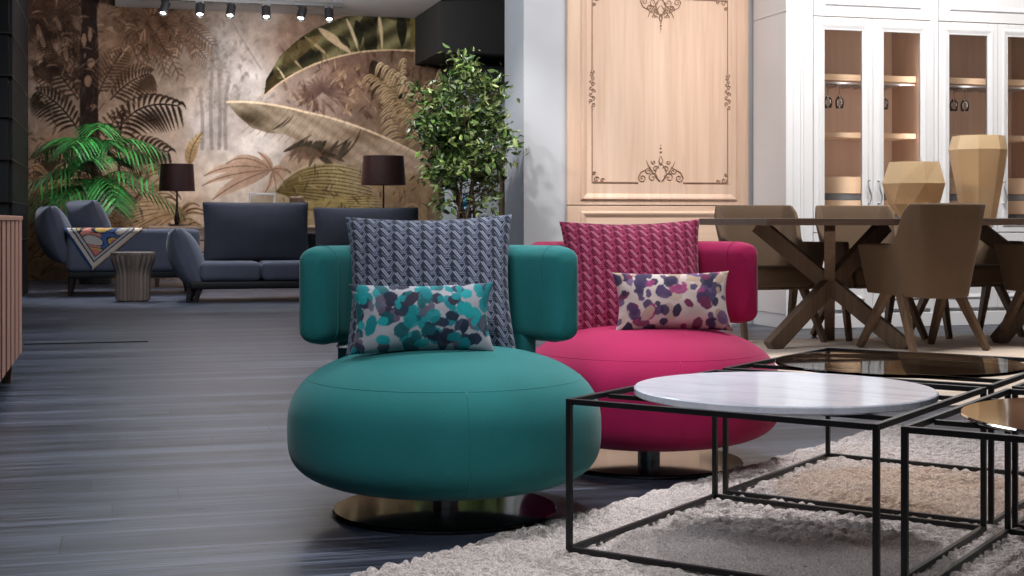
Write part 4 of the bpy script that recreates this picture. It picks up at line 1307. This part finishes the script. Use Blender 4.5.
for (a, e, L) in angs:
    a = R(a)-TH; L *= 0.86
    d = Vector((math.cos(a)*math.cos(e), math.sin(a)*math.cos(e), math.sin(e)))
    m = MB(); cc = []
    base = Vector((0, 0, r_.uniform(0.95, 1.62)))
    n = 13
    pts = [base+d*L*t+Vector((math.cos(a), math.sin(a), 0))*0.25*t*t*L+Vector((0, 0, -0.72*L*t*t)) for t in [q/n for q in range(n+1)]]
    m.tube(pts, [0.007*(1-0.7*q/n) for q in range(n+1)], 4)
    cc += [[lin(58), lin(84), lin(40)]]*(4*(n+1))
    sd = Vector((-math.sin(a), math.cos(a), 0))
    for q in range(4, n+1):
        t = q/n
        tg_ = (pts[min(q+1, n)]-pts[max(q-1, 0)]).normalized()
        for s in (-1, 1):
            l = 0.33*(0.5+0.9*math.sin(PI*min(1, t*0.8+0.1)))*0.85
            dd = (sd*s*0.9+tg_*0.75).normalized()
            b = pts[q]
            wv = tg_.cross(dd).cross(dd).normalized()
            vs = []
            for u in (0, 0.35, 0.7, 1.0):
                p = b+dd*l*u+Vector((0, 0, -0.26*l*u*u*2))
                w = 0.021*(0.4+1.6*u-1.95*u*u)
                vs += [p-wv*max(w, 0.0006), p+wv*max(w, 0.0006)]
            m.add(vs, [(2*g, 2*g+1, 2*g+3, 2*g+2) for g in range(3)])
            f = r_.uniform(0.55, 1.3)
            cc += [[lin(44*f), lin(112*f), lin(50*f)]]*8
    m.build('frond', M['palm'], pal, colors=np.array(cc), fix=False)

# ------------------------------------------------------------------ far lounge: sofas, tables, lamps
def rbox(name, mat, parent, x0, x1, y0, y1, z0, z1, rad=0.04, seg=4):
    return MB().box(x0, x1, y0, y1, z0, z1).build(name, mat, parent, smooth=True, bevel=rad, seg=seg)
SY = 13.07
SX = ground(190, 303)[0]
sofa = thing('sofa', 'dark navy two-seat sofa with high loose back cushions, facing the camera', 'sofa', (SX, SY, 0))
rbox('seat_platform', M['black'], sofa, 0.0, 2.35, 0.0, 0.85, 0.12, 0.19, 0.015, 2)
sx0 = onY(200, SY)-SX
for (a, b) in ((sx0, sx0+0.545), (sx0+0.553, sx0+1.10), (sx0+1.108, sx0+1.66), (sx0+1.668, sx0+2.22)):
    s = rbox('seat_cushion', M['navy'], sofa, a, b, -0.02, 0.70, 0.19, 0.365, 0.05)
def sofa_pillow(parent, x, y, z, w, h, t, lean, yaw=0.0, roll=0.0, mat='navy', seed=0, name='back_cushion', pinch=0.03):
    o = cushion(name, w, h, t, M[mat], parent, None, 34, 34, pinch, seed, 0.27, piping=M[mat])
    o.location = (x, y, z)
    m = Matrix.Rotation(yaw, 4, 'Z') @ Matrix.Rotation(lean, 4, 'X') @ Matrix.Rotation(roll, 4, 'Y')
    o.rotation_euler = m.to_euler()
    return o
ax0, ax1 = onY(203, 13.62)-SX, onY(309, 13.62)-SX
bx0, bx1 = onY(315, 13.62)-SX, onY(421, 13.62)-SX
sofa_pillow(sofa, (ax0+ax1)/2, 0.56, 0.63, ax1-ax0, 0.58, 0.24, R(-12), mat='navy_dark', seed=1)
sofa_pillow(sofa, (bx0+bx1)/2, 0.60, 0.60, bx1-bx0, 0.56, 0.24, R(-18), mat='navy_dark', seed=2)
MB().box(ax0+0.1, bx1-0.1, 0.72, 0.76, 0.19, 0.62).build('back_frame', M['black'], sofa, bevel=0.01)
sofa_pillow(sofa, -0.02, 0.32, 0.40, 0.62, 0.58, 0.30, R(0), R(-90), R(0), 'navy', 3, 'arm_cushion').rotation_euler = (Matrix.Rotation(R(-90), 4, 'Z') @ Matrix.Rotation(R(22), 4, 'X')).to_euler()
for (x, y) in ((-0.02, 0.04), (0.05, 0.02), (2.25, 0.04), (0.05, 0.78), (2.25, 0.78)):
    MB().bar((x+0.03, y+0.02, 0.125), (x, y, 0.0), 0.05, 0.026).build('leg', M['sofa_leg'], sofa, bevel=0.004)

LY = 14.55
LX0, LX1 = onY(66, LY), onY(198, LY)
lw = LX1-LX0
chs = thing('chaise_sofa', 'slate blue chaise sofa at the left, seen from behind with folded-out arm cushions', 'sofa', (LX0, LY, 0))
rbox('seat_base', M['navy'], chs, 0.0, lw, 0.0, 0.92, 0.235, 0.42, 0.05)
rbox('backrest', M['navy'], chs, 0.01, lw+0.02, -0.03, 0.20, 0.235, 0.655, 0.055)
rbox('seat_platform', M['black'], chs, 0.02, lw-0.02, 0.01, 0.88, 0.175, 0.24, 0.01, 2)
o = sofa_pillow(chs, -0.12, 0.42, 0.60, 0.70, 0.60, 0.34, 0, mat='navy', seed=5, name='arm_cushion')
o.rotation_euler = (Matrix.Rotation(R(-80), 4, 'Z') @ Matrix.Rotation(R(18), 4, 'X')).to_euler()
o = sofa_pillow(chs, onY(90, LY+0.65)-LX0, 0.62, 0.71, 0.60, 0.50, 0.32, 0, mat='navy', seed=6, name='back_cushion')
o.rotation_euler = (Matrix.Rotation(R(-65), 4, 'Z') @ Matrix.Rotation(R(24), 4, 'X')).to_euler()
for (x, y) in ((0.05, 0.05), (lw-0.1, 0.05), (0.05, 0.82), (lw-0.1, 0.82)):
    MB().bar((x, y, 0.18), (x+(0.02 if x > 0.5 else -0.02), y-0.02, 0.0), 0.05, 0.026).build('leg', M['sofa_leg'], chs, bevel=0.004)

# patterned throw hanging over the chaise back as a triangle
def make_throw():
    n = 90
    xa, xb = onY(61, LY)-LX0+0.03, onY(142, LY)-LX0
    xt = onY(92, LY)-LX0
    L = 0.40
    m = MB(); cc = []
    vs = []
    for j in range(n):
        for i in range(n):
            u = i/(n-1); v = j/(n-1)           # v: 0 on top (behind) .. 1 hanging tip
            # top strip lies on the back, then the triangle hangs
            w = 1-v
            tip = (xt-xa)/(xb-xa)
            w = min(1.0, (1-v)/0.72)
            uu = tip+(u-tip)*w
            x = xa+(xb-xa)*uu
            s = -0.16+(L+0.16)*v
            if s < 0: y, z = 0.028-(-0.03)*0+(-s), 0.664
            else: y, z = -0.041, 0.655-s
            if -0.03 < s < 0.03:
                a = (s+0.03)/0.06*PI/2
                y = -0.041+0.055*(1-math.sin(a)); z = 0.618+0.046*math.cos(a)
            y -= 0.004*math.sin(uu*26+v*3)*(1 if s > 0.03 else 0)+0.002
            vs.append((x, y, z+ (0.002 if s < 0 else 0)))
            # pattern in cloth coordinates: distance to the two hanging edges
            el = (uu-tip*v)*(xb-xa); er = ((1-(1-tip)*v)-uu)*(xb-xa)
            el = (x-(xa+(xt-xa)*(1-w))); er = ((xb+(xt-xb)*(1-w))-x)
            e = min(el*0.78, er*0.72)
            if e < 0.020: c = (40, 66, 110) if el*0.78 < er*0.72 else (196, 168, 140)
            elif e < 0.050: c = (196, 184, 172)
            elif e < 0.062: c = (34, 40, 66)
            elif e < 0.085: c = (176, 168, 164)
            elif e < 0.095: c = (36, 40, 64)
            else:
                q = math.sin(x*16+2*math.sin(s*16+1))+math.sin(s*22+x*9)
                if abs(q-0.25) < 0.14 or abs(q+0.8) < 0.12: c = (34, 38, 62)
                elif q > 0.9: c = (206, 116, 104)
                elif q > 0.25: c = (198, 168, 92)
                elif q > -0.8: c = (202, 130, 116) if math.sin(x*9) > 0.2 else (70, 96, 146)
                else: c = (188, 178, 172)
            cc.append([lin(k) for k in c])
    fs = [(j*n+i, j*n+i+1, (j+1)*n+i+1, (j+1)*n+i) for j in range(n-1) for i in range(n-1)]
    m.add(vs, fs)
    o = m.build('throw_blanket', M['cloth'], colors=np.array(cc), smooth=True, solid=0.004, fix=False)
    o.location = (LX0, LY, 0)
    tag(o, 'colourful patterned throw draped as a triangle over the chaise sofa', 'blanket')
make_throw()

# fluted side table
gx_, gy_ = ground(133, 301)
st_ = thing('side_table', 'round fluted wooden side table in front of the chaise sofa', 'side table', (gx_, gy_, 0))
def fluted(i, j):
    n = 144
    a = 2*PI*i/n
    z = 0.012+0.413*j/14
    t = j/14
    rr = 0.148+0.0*t+0.052*smooth01(max(0, (t-0.55)/0.45))
    rr += 0.024*(abs(math.sin(a*11))-0.6)
    return (rr*math.cos(a), rr*math.sin(a), z)
fb = MB().grid(144, 15, fluted, True)
fb.build('fluted_base', M['fluted'], st_, smooth=True)
MB().lathe([(0, 0.0), (0.135, 0.0), (0.14, 0.004), (0.14, 0.014), (0, 0.014)], 48).build('foot', M['fluted'], st_)
MB().lathe([(0, 0.422), (0.196, 0.422), (0.199, 0.426), (0.199, 0.446), (0.196, 0.45), (0, 0.45)], 64).build('table_top', M['fluted'], st_)

# low sideboard by the mural
BY = 16.2
BX0, BX1 = onY(150, BY), onY(478, BY)
sb_ = thing('low_sideboard', 'long low oak sideboard with horizontal boards behind the sofas', 'sideboard', (BX0, BY, 0))
bw = BX1-BX0
bz = zat(200, 226, BY)
MB().box(-0.02, bw+0.02, -0.02, 0.46, bz-0.03, bz).build('worktop', M['oak_h'], sb_, bevel=0.003)
MB().box(0, bw, 0.02, 0.44, 0.10, bz-0.03).build('carcass', M['walnut_top'], sb_, bevel=0.003)
k = 0
nd = 5
for d in range(nd):
    for q in range(4):
        h_ = (bz-0.03-0.12)/4
        MB().box(d*bw/nd+0.008, (d+1)*bw/nd-0.008, 0.0, 0.02, 0.12+q*h_+0.008, 0.12+(q+1)*h_-0.008).build('drawer_front', M['oak_h'], sb_, bevel=0.003)
for x in (0.08, bw-0.08):
    for y in (0.06, 0.38): MB().bar((x, y, 0.10), (x, y, 0), 0.05, 0.035).build('leg', M['walnut'], sb_)

def lamp(label, x, Y, z0, hs, r0, r1, zs0, zs1):
    X = onY(x, Y)
    t = thing('table_lamp', label, 'lamp', (X, Y, z0), 0, 'aubergine shaded table lamps')
    MB().lathe([(0, 0), (0.085, 0), (0.085, 0.018), (0.03, 0.024), (0, 0.024)], 32).build('base', M['lamp_base'], t)
    MB().lathe([(0, 0.02), (0.022, 0.02), (0.034, 0.07), (0.022, 0.13), (0.012, 0.2), (0.010, zs0-0.02), (0.012, zs0+0.06), (0, zs0+0.06)], 24).build('stem', M['lamp_base'], t, smooth=True)
    m = MB()
    m.lathe([(r0, zs0), (r1, zs1), (r1-0.004, zs1), (r0-0.004, zs0), (r0, zs0)], 48)
    m.f = [f for f in m.f if len(f) == 4]
    m.build('shade', M['shade'], t, smooth=False)
    sp = MB()
    for a in (0, 2*PI/3, 4*PI/3): sp.tube([(0, 0, zs0+0.05), (r1*0.97*math.cos(a), r1*0.97*math.sin(a), zs1-0.02)], 0.003, 5)
    sp.build('shade_carrier', M['lamp_base'], t)
    return t
l1Y = BY+0.2
zz = lambda x, y: zat(x, y, l1Y)-bz
lamp('dark aubergine table lamp left of the sofas, on the sideboard above the fluted table', 177, l1Y, bz, 0, 0.200, 0.180, zz(177, 191), zz(177, 164))
lamp('larger dark aubergine table lamp right of the sofas, beside the ficus', 383.5, l1Y, bz, 0, 0.262, 0.236, zz(383, 185), zz(383, 156))

# picture frame and small box on the sideboard
pf = thing('picture_frame', 'small white-edged picture frame standing on the sideboard between the lamps', 'picture frame', (onY(262, l1Y), l1Y, bz), 0)
w_ = onY(276, l1Y)-onY(249, l1Y); h_ = zat(262, 193, l1Y)-bz
frame_mesh(-w_/2, w_/2, 0, h_, 0.022, 0.022, -0.012, 0.012).build('frame', M['white'], pf, bevel=0.002)
MB().box(-w_/2+0.02, w_/2-0.02, 0.0, 0.006, 0.02, h_-0.02).build('picture', M['glass'], pf)
o = MB().box(-0.085, 0.085, -0.05, 0.05, 0, zat(297, 196, l1Y)-bz).build('wooden_box', M['walnut_leg'], bevel=0.03, seg=4)
o.location = (onY(297, l1Y), l1Y, bz)
tag(o, 'small rounded brown wooden box on the sideboard right of the picture frame', 'box')
# turquoise bottle-vase on the sideboard beside the ficus
def turq():
    pr = [(0, 0), (0.05, 0)]
    H_ = 0.30
    for k in range(40):
        t = k/39
        pr.append((0.058-0.018*t+0.014*abs(math.sin(t*PI*4)), 0.005+H_*t))
    pr += [(0.02, H_+0.03), (0.018, H_+0.09), (0.0, H_+0.09)]
    return MB().lathe(pr, 28).build('vase', M['turq'], smooth=True)
o = turq(); o.location = (BX1-0.09, BY+0.22, bz)
tag(o, 'turquoise ribbed glass vase half hidden behind the ficus', 'vase')

# ------------------------------------------------------------------ track light
TYk = 17.5
ra, rb = 0.25, onY(342, TYk)
rail = thing('track_rail', 'black ceiling track rail below the white ceiling panel, in front of the mural', 'track light', ((ra+rb)/2, TYk, 3.42))
MB().box(-(rb-ra)/2, (rb-ra)/2, -0.02, 0.02, -0.045, 0.0).build('rail', M['black_metal'], rail, bevel=0.002)
head0 = None
hx_ = [165, 200, 231, 266, 302, 329]
words = ['leftmost', 'second from left', 'third from left', 'fourth from left', 'fifth from left', 'rightmost']
for k, x in enumerate(hx_):
    X = onY(x, TYk)
    if head0 is None:
        head0 = thing('track_spotlight', '', 'spotlight', (0, 0, 0), 0, 'track spotlights')
        MB().box(-0.05, 0.05, -0.016, 0.016, -0.022, 0.0).build('adapter', M['black_metal'], head0, bevel=0.002)
        MB().tube([(0, 0, -0.02), (0, 0, -0.07)], 0.008, 8).build('stem', M['black_metal'], head0)
        can = MB().lathe([(0, 0.06), (0.050, 0.06), (0.054, 0.055), (0.054, -0.095), (0.050, -0.098), (0.046, -0.09), (0.044, -0.06), (0, -0.06)], 28).build('lamp_can', M['black_metal'], head0, smooth=False)
        can.location = (0, 0, -0.085); can.rotation_euler = (R(26), 0, R(0))
        MB().lathe([(0, -0.076), (0.036, -0.076), (0.036, -0.070), (0, -0.070)], 24).build('lens', M['lens'], can)
        h = head0
    else: h = copy_tree(head0)
    h.location = (X, TYk, 3.375)
    h.rotation_euler = (0, 0, R((-25, 10, -8, 14, -20, 12)[k])-TH+PI)
    h['label'] = 'black track spotlight, %s of the six on the rail' % words[k]

# ------------------------------------------------------------------ left edge: slatted sideboard and black shelving
g0 = ground(22, 352, 0.13)
SBX, SBY = g0
z_t = 0.763
sl = thing('slatted_sideboard', 'rosy wooden sideboard with vertical slatted front cut by the left edge of the photo', 'sideboard', (SBX, SBY, 0))
dY = -1.9
MB().box(-0.48, -0.020, dY, 0.0, 0.13, z_t-0.02).build('carcass', M['black'], sl, bevel=0.003)
MB().box(-0.50, 0.004, dY-0.01, 0.006, z_t-0.02, z_t).build('worktop', M['rose_wood'], sl, bevel=0.003)
k = 0
y = -0.004
while y > dY+0.18:
    MB().box(-0.018, 0.0, y-0.165, y, 0.13, z_t-0.02).build('slat', M['rose_wood'], sl, bevel=0.002, seg=1)
    y -= 0.250
for yy2 in (-0.10, dY+0.12):
    for xx2 in (-0.06, -0.43):
        MB().bar((xx2, yy2, 0.135), (xx2, yy2, 0), 0.055, 0.040).build('leg', M['walnut_leg'], sl, bevel=0.003)

shx = onY(12, 13.1)
she = onY(28.5, 15.5)
shx = (shx+she)/2
sv = thing('shelving_unit', 'tall black shelving tower with thin bronze edges at the far left', 'shelving', (shx, 13.1, 0))
MB().box(-2.2, -0.03, 0.04, 2.4, 0, 3.9).build('carcass', M['black'], sv, bevel=0.004)
m = MB()
for q in range(16): m.box(-0.03, 0.0, 0.10+q*0.145, 0.16+q*0.145, 0, 3.9)
m.build('slatted_side', M['black_metal'], sv)
for z in (0.55, 0.9, 1.27, 1.64, 2.0, 2.37, 2.75, 3.1):
    MB().box(-2.2, 0.004, 0.0, 2.42, z, z+0.011).build('shelf', M['bronze'], sv)

# ------------------------------------------------------------------ lights
def spot(name, loc, target, energy, size=50, blend=0.6, col=(1, 0.95, 0.9), rad=0.06):
    l = bpy.data.lights.new(name, 'SPOT'); l.energy = energy; l.spot_size = R(size); l.spot_blend = blend
    l.color = col; l.shadow_soft_size = rad
    o = bpy.data.objects.new(name, l); C.objects.link(o); o.location = loc
    o.rotation_euler = (Vector(target)-Vector(loc)).to_track_quat('-Z', 'Y').to_euler()
    return o
def area(name, loc, target, energy, sx_, sy_, col=(1, 0.97, 0.94), spread=180):
    l = bpy.data.lights.new(name, 'AREA'); l.energy = energy; l.shape = 'RECTANGLE'; l.size = sx_; l.size_y = sy_; l.color = col; l.spread = R(spread)
    o = bpy.data.objects.new(name, l); C.objects.link(o); o.location = loc
    o.rotation_euler = (Vector(target)-Vector(loc)).to_track_quat('-Z', 'Y').to_euler()
    return o
def crz(a, b, z): return (*cr(a, b), z)
COOL = (0.86, 0.92, 1.0); WARM = (1.0, 0.90, 0.80)
spot('chair_spot', crz(-0.05, 3.9, 3.6), crz(-0.15, 3.6, 0.3), 150, 34, 0.5, (1, 0.98, 0.96), 0.10)
spot('pink_spot', crz(0.55, 4.6, 3.6), crz(0.42, 4.3, 0.3), 125, 34, 0.5, (1, 0.97, 0.94), 0.10)
spot('rug_spot', crz(0.85, 4.3, 3.7), crz(0.95, 3.5, 0.0), 270, 50, 0.6, (0.98, 0.98, 1.0), 0.08)
area('front_fill', crz(-0.6, 0.8, 3.4), crz(0.15, 3.9, 0.3), 8, 1.2, 1.2, (0.96, 0.98, 1.0), 50)
area('floor_wash', crz(-1.4, 6.3, 3.7), crz(-1.2, 6.3, 0.0), 105, 2.0, 2.0, COOL)
area('floor_wash_far', crz(-2.2, 9.5, 3.39), crz(-2.0, 9.5, 0.0), 48, 2.0, 2.5, COOL)
# dining corner
area('dining_area', (4.7, 7.0, 3.7), (4.7, 7.4, 0.0), 140, 2.6, 1.2, (1, 0.96, 0.92))
for x in (4.6, 5.4, 6.2):
    spot('cabinet_spot', (x, 6.6, 3.7), (x+0.05, 8.84, 1.45), 76, 62, 0.7, (1, 0.97, 0.95), 0.08)
spot('panel_spot', (3.5, 7.1, 3.7), (3.6, 9.37, 1.6), 62, 58, 0.6, (1, 0.95, 0.90), 0.08)
spot('cabinet_side_fill', (2.9, 7.4, 3.7), (4.4, 9.05, 1.4), 60, 40, 0.7, (1, 0.98, 0.96), 0.08)  # unseen wash light added to lighten the cabinet's left side
spot('column_face_spot', (0.6, 7.6, 3.6), (2.69, 9.65, 1.5), 190, 44, 0.6, (0.95, 0.97, 1.0), 0.05)
spot('column_spot', (2.4, 7.0, 3.7), (2.7, 9.4, 1.5), 8, 50, 0.6, (1, 0.98, 0.96), 0.08)
spot('ficus_spot', (1.2, 7.6, 3.7), (fx, fy, 1.2), 300, 40, 0.6, (1, 0.98, 0.96), 0.05)
# lounge
for k, x in enumerate(hx_):
    X = onY(x, TYk)
    spot('mural_spot', (X, TYk-0.1, 3.22), (X+0.2, YM, 1.7), (16, 18, 26, 28, 28, 28)[k], 100, 0.8, (1, 0.97, 0.95), 0.05)
area('ceiling_fill', (1.3, 15.3, 3.22), (1.3, 15.8, 3.42), 170, 2.6, 0.3, (1, 0.98, 0.97))  # hidden uplight added to brighten the dropped ceiling panel
area('mural_wash', (2.0, 15.2, 3.38), (2.4, 18.5, 1.8), 50, 4.0, 0.6, (1, 0.96, 0.93))
spot('sofa_spot', (1.7, 14.0, 3.38), (1.5, 13.5, 0.4), 280, 60, 0.6, COOL, 0.1)
spot('chaise_spot', (-0.2, 15.4, 3.9), (0.0, 14.6, 0.5), 430, 50, 0.6, COOL, 0.1)
spot('lounge_front_fill', (-0.4, 10.6, 3.9), (0.2, 13.9, 0.4), 170, 40, 0.8, COOL, 0.1)  # unseen fill added from the front for throw and side table
spot('palm_spot', (-0.3, 14.9, 3.9), (pxm, pym, 1.3), 150, 36, 0.6, (0.95, 1.0, 0.92), 0.08)

for (a, b) in ((X0c+0.22, X1c-0.06), (X2c+0.06, X3c-0.06)):  # unseen area lights added to brighten the cabinet interiors
    for xq in (a-0.13, (a+b)/2-0.07, b+0.0):
        area('cabinet_fill', (max(xq, a-0.13), YF+0.035, 1.38), (max(xq, a-0.13)+0.08, YF+0.5, 1.38), 1.5, 0.06, 1.25, (0.97, 0.97, 1.0))
spot('sideboard_fill', (1.2, 6.0, 3.7), (SBX, SBY-0.5, 0.4), 90, 40, 0.7)  # unseen light added to lift the dim slatted front
w = bpy.data.worlds.new('world'); bpy.context.scene.world = w
w.use_nodes = True
w.node_tree.nodes['Background'].inputs['Color'].default_value = (0.85, 0.9, 1.0, 1)
w.node_tree.nodes['Background'].inputs['Strength'].default_value = 0.05

# ------------------------------------------------------------------ camera
cd = bpy.data.cameras.new('camera')
cd.lens = 50.0; cd.sensor_width = 36.0; cd.sensor_fit = 'HORIZONTAL'
cd.shift_y = (YH-288.0)/1024.0
cd.clip_end = 100
co = bpy.data.objects.new('camera', cd); C.objects.link(co)
co.location = (0, 0, HC); co.rotation_euler = (PI/2, 0, -TH)
S = bpy.context.scene
S.camera = co
S.view_settings.view_transform = 'Standard'
S.view_settings.look = 'None'
S.view_settings.gamma = 1.0
S.view_settings.use_curve_mapping = False
S.view_settings.exposure = 0.0
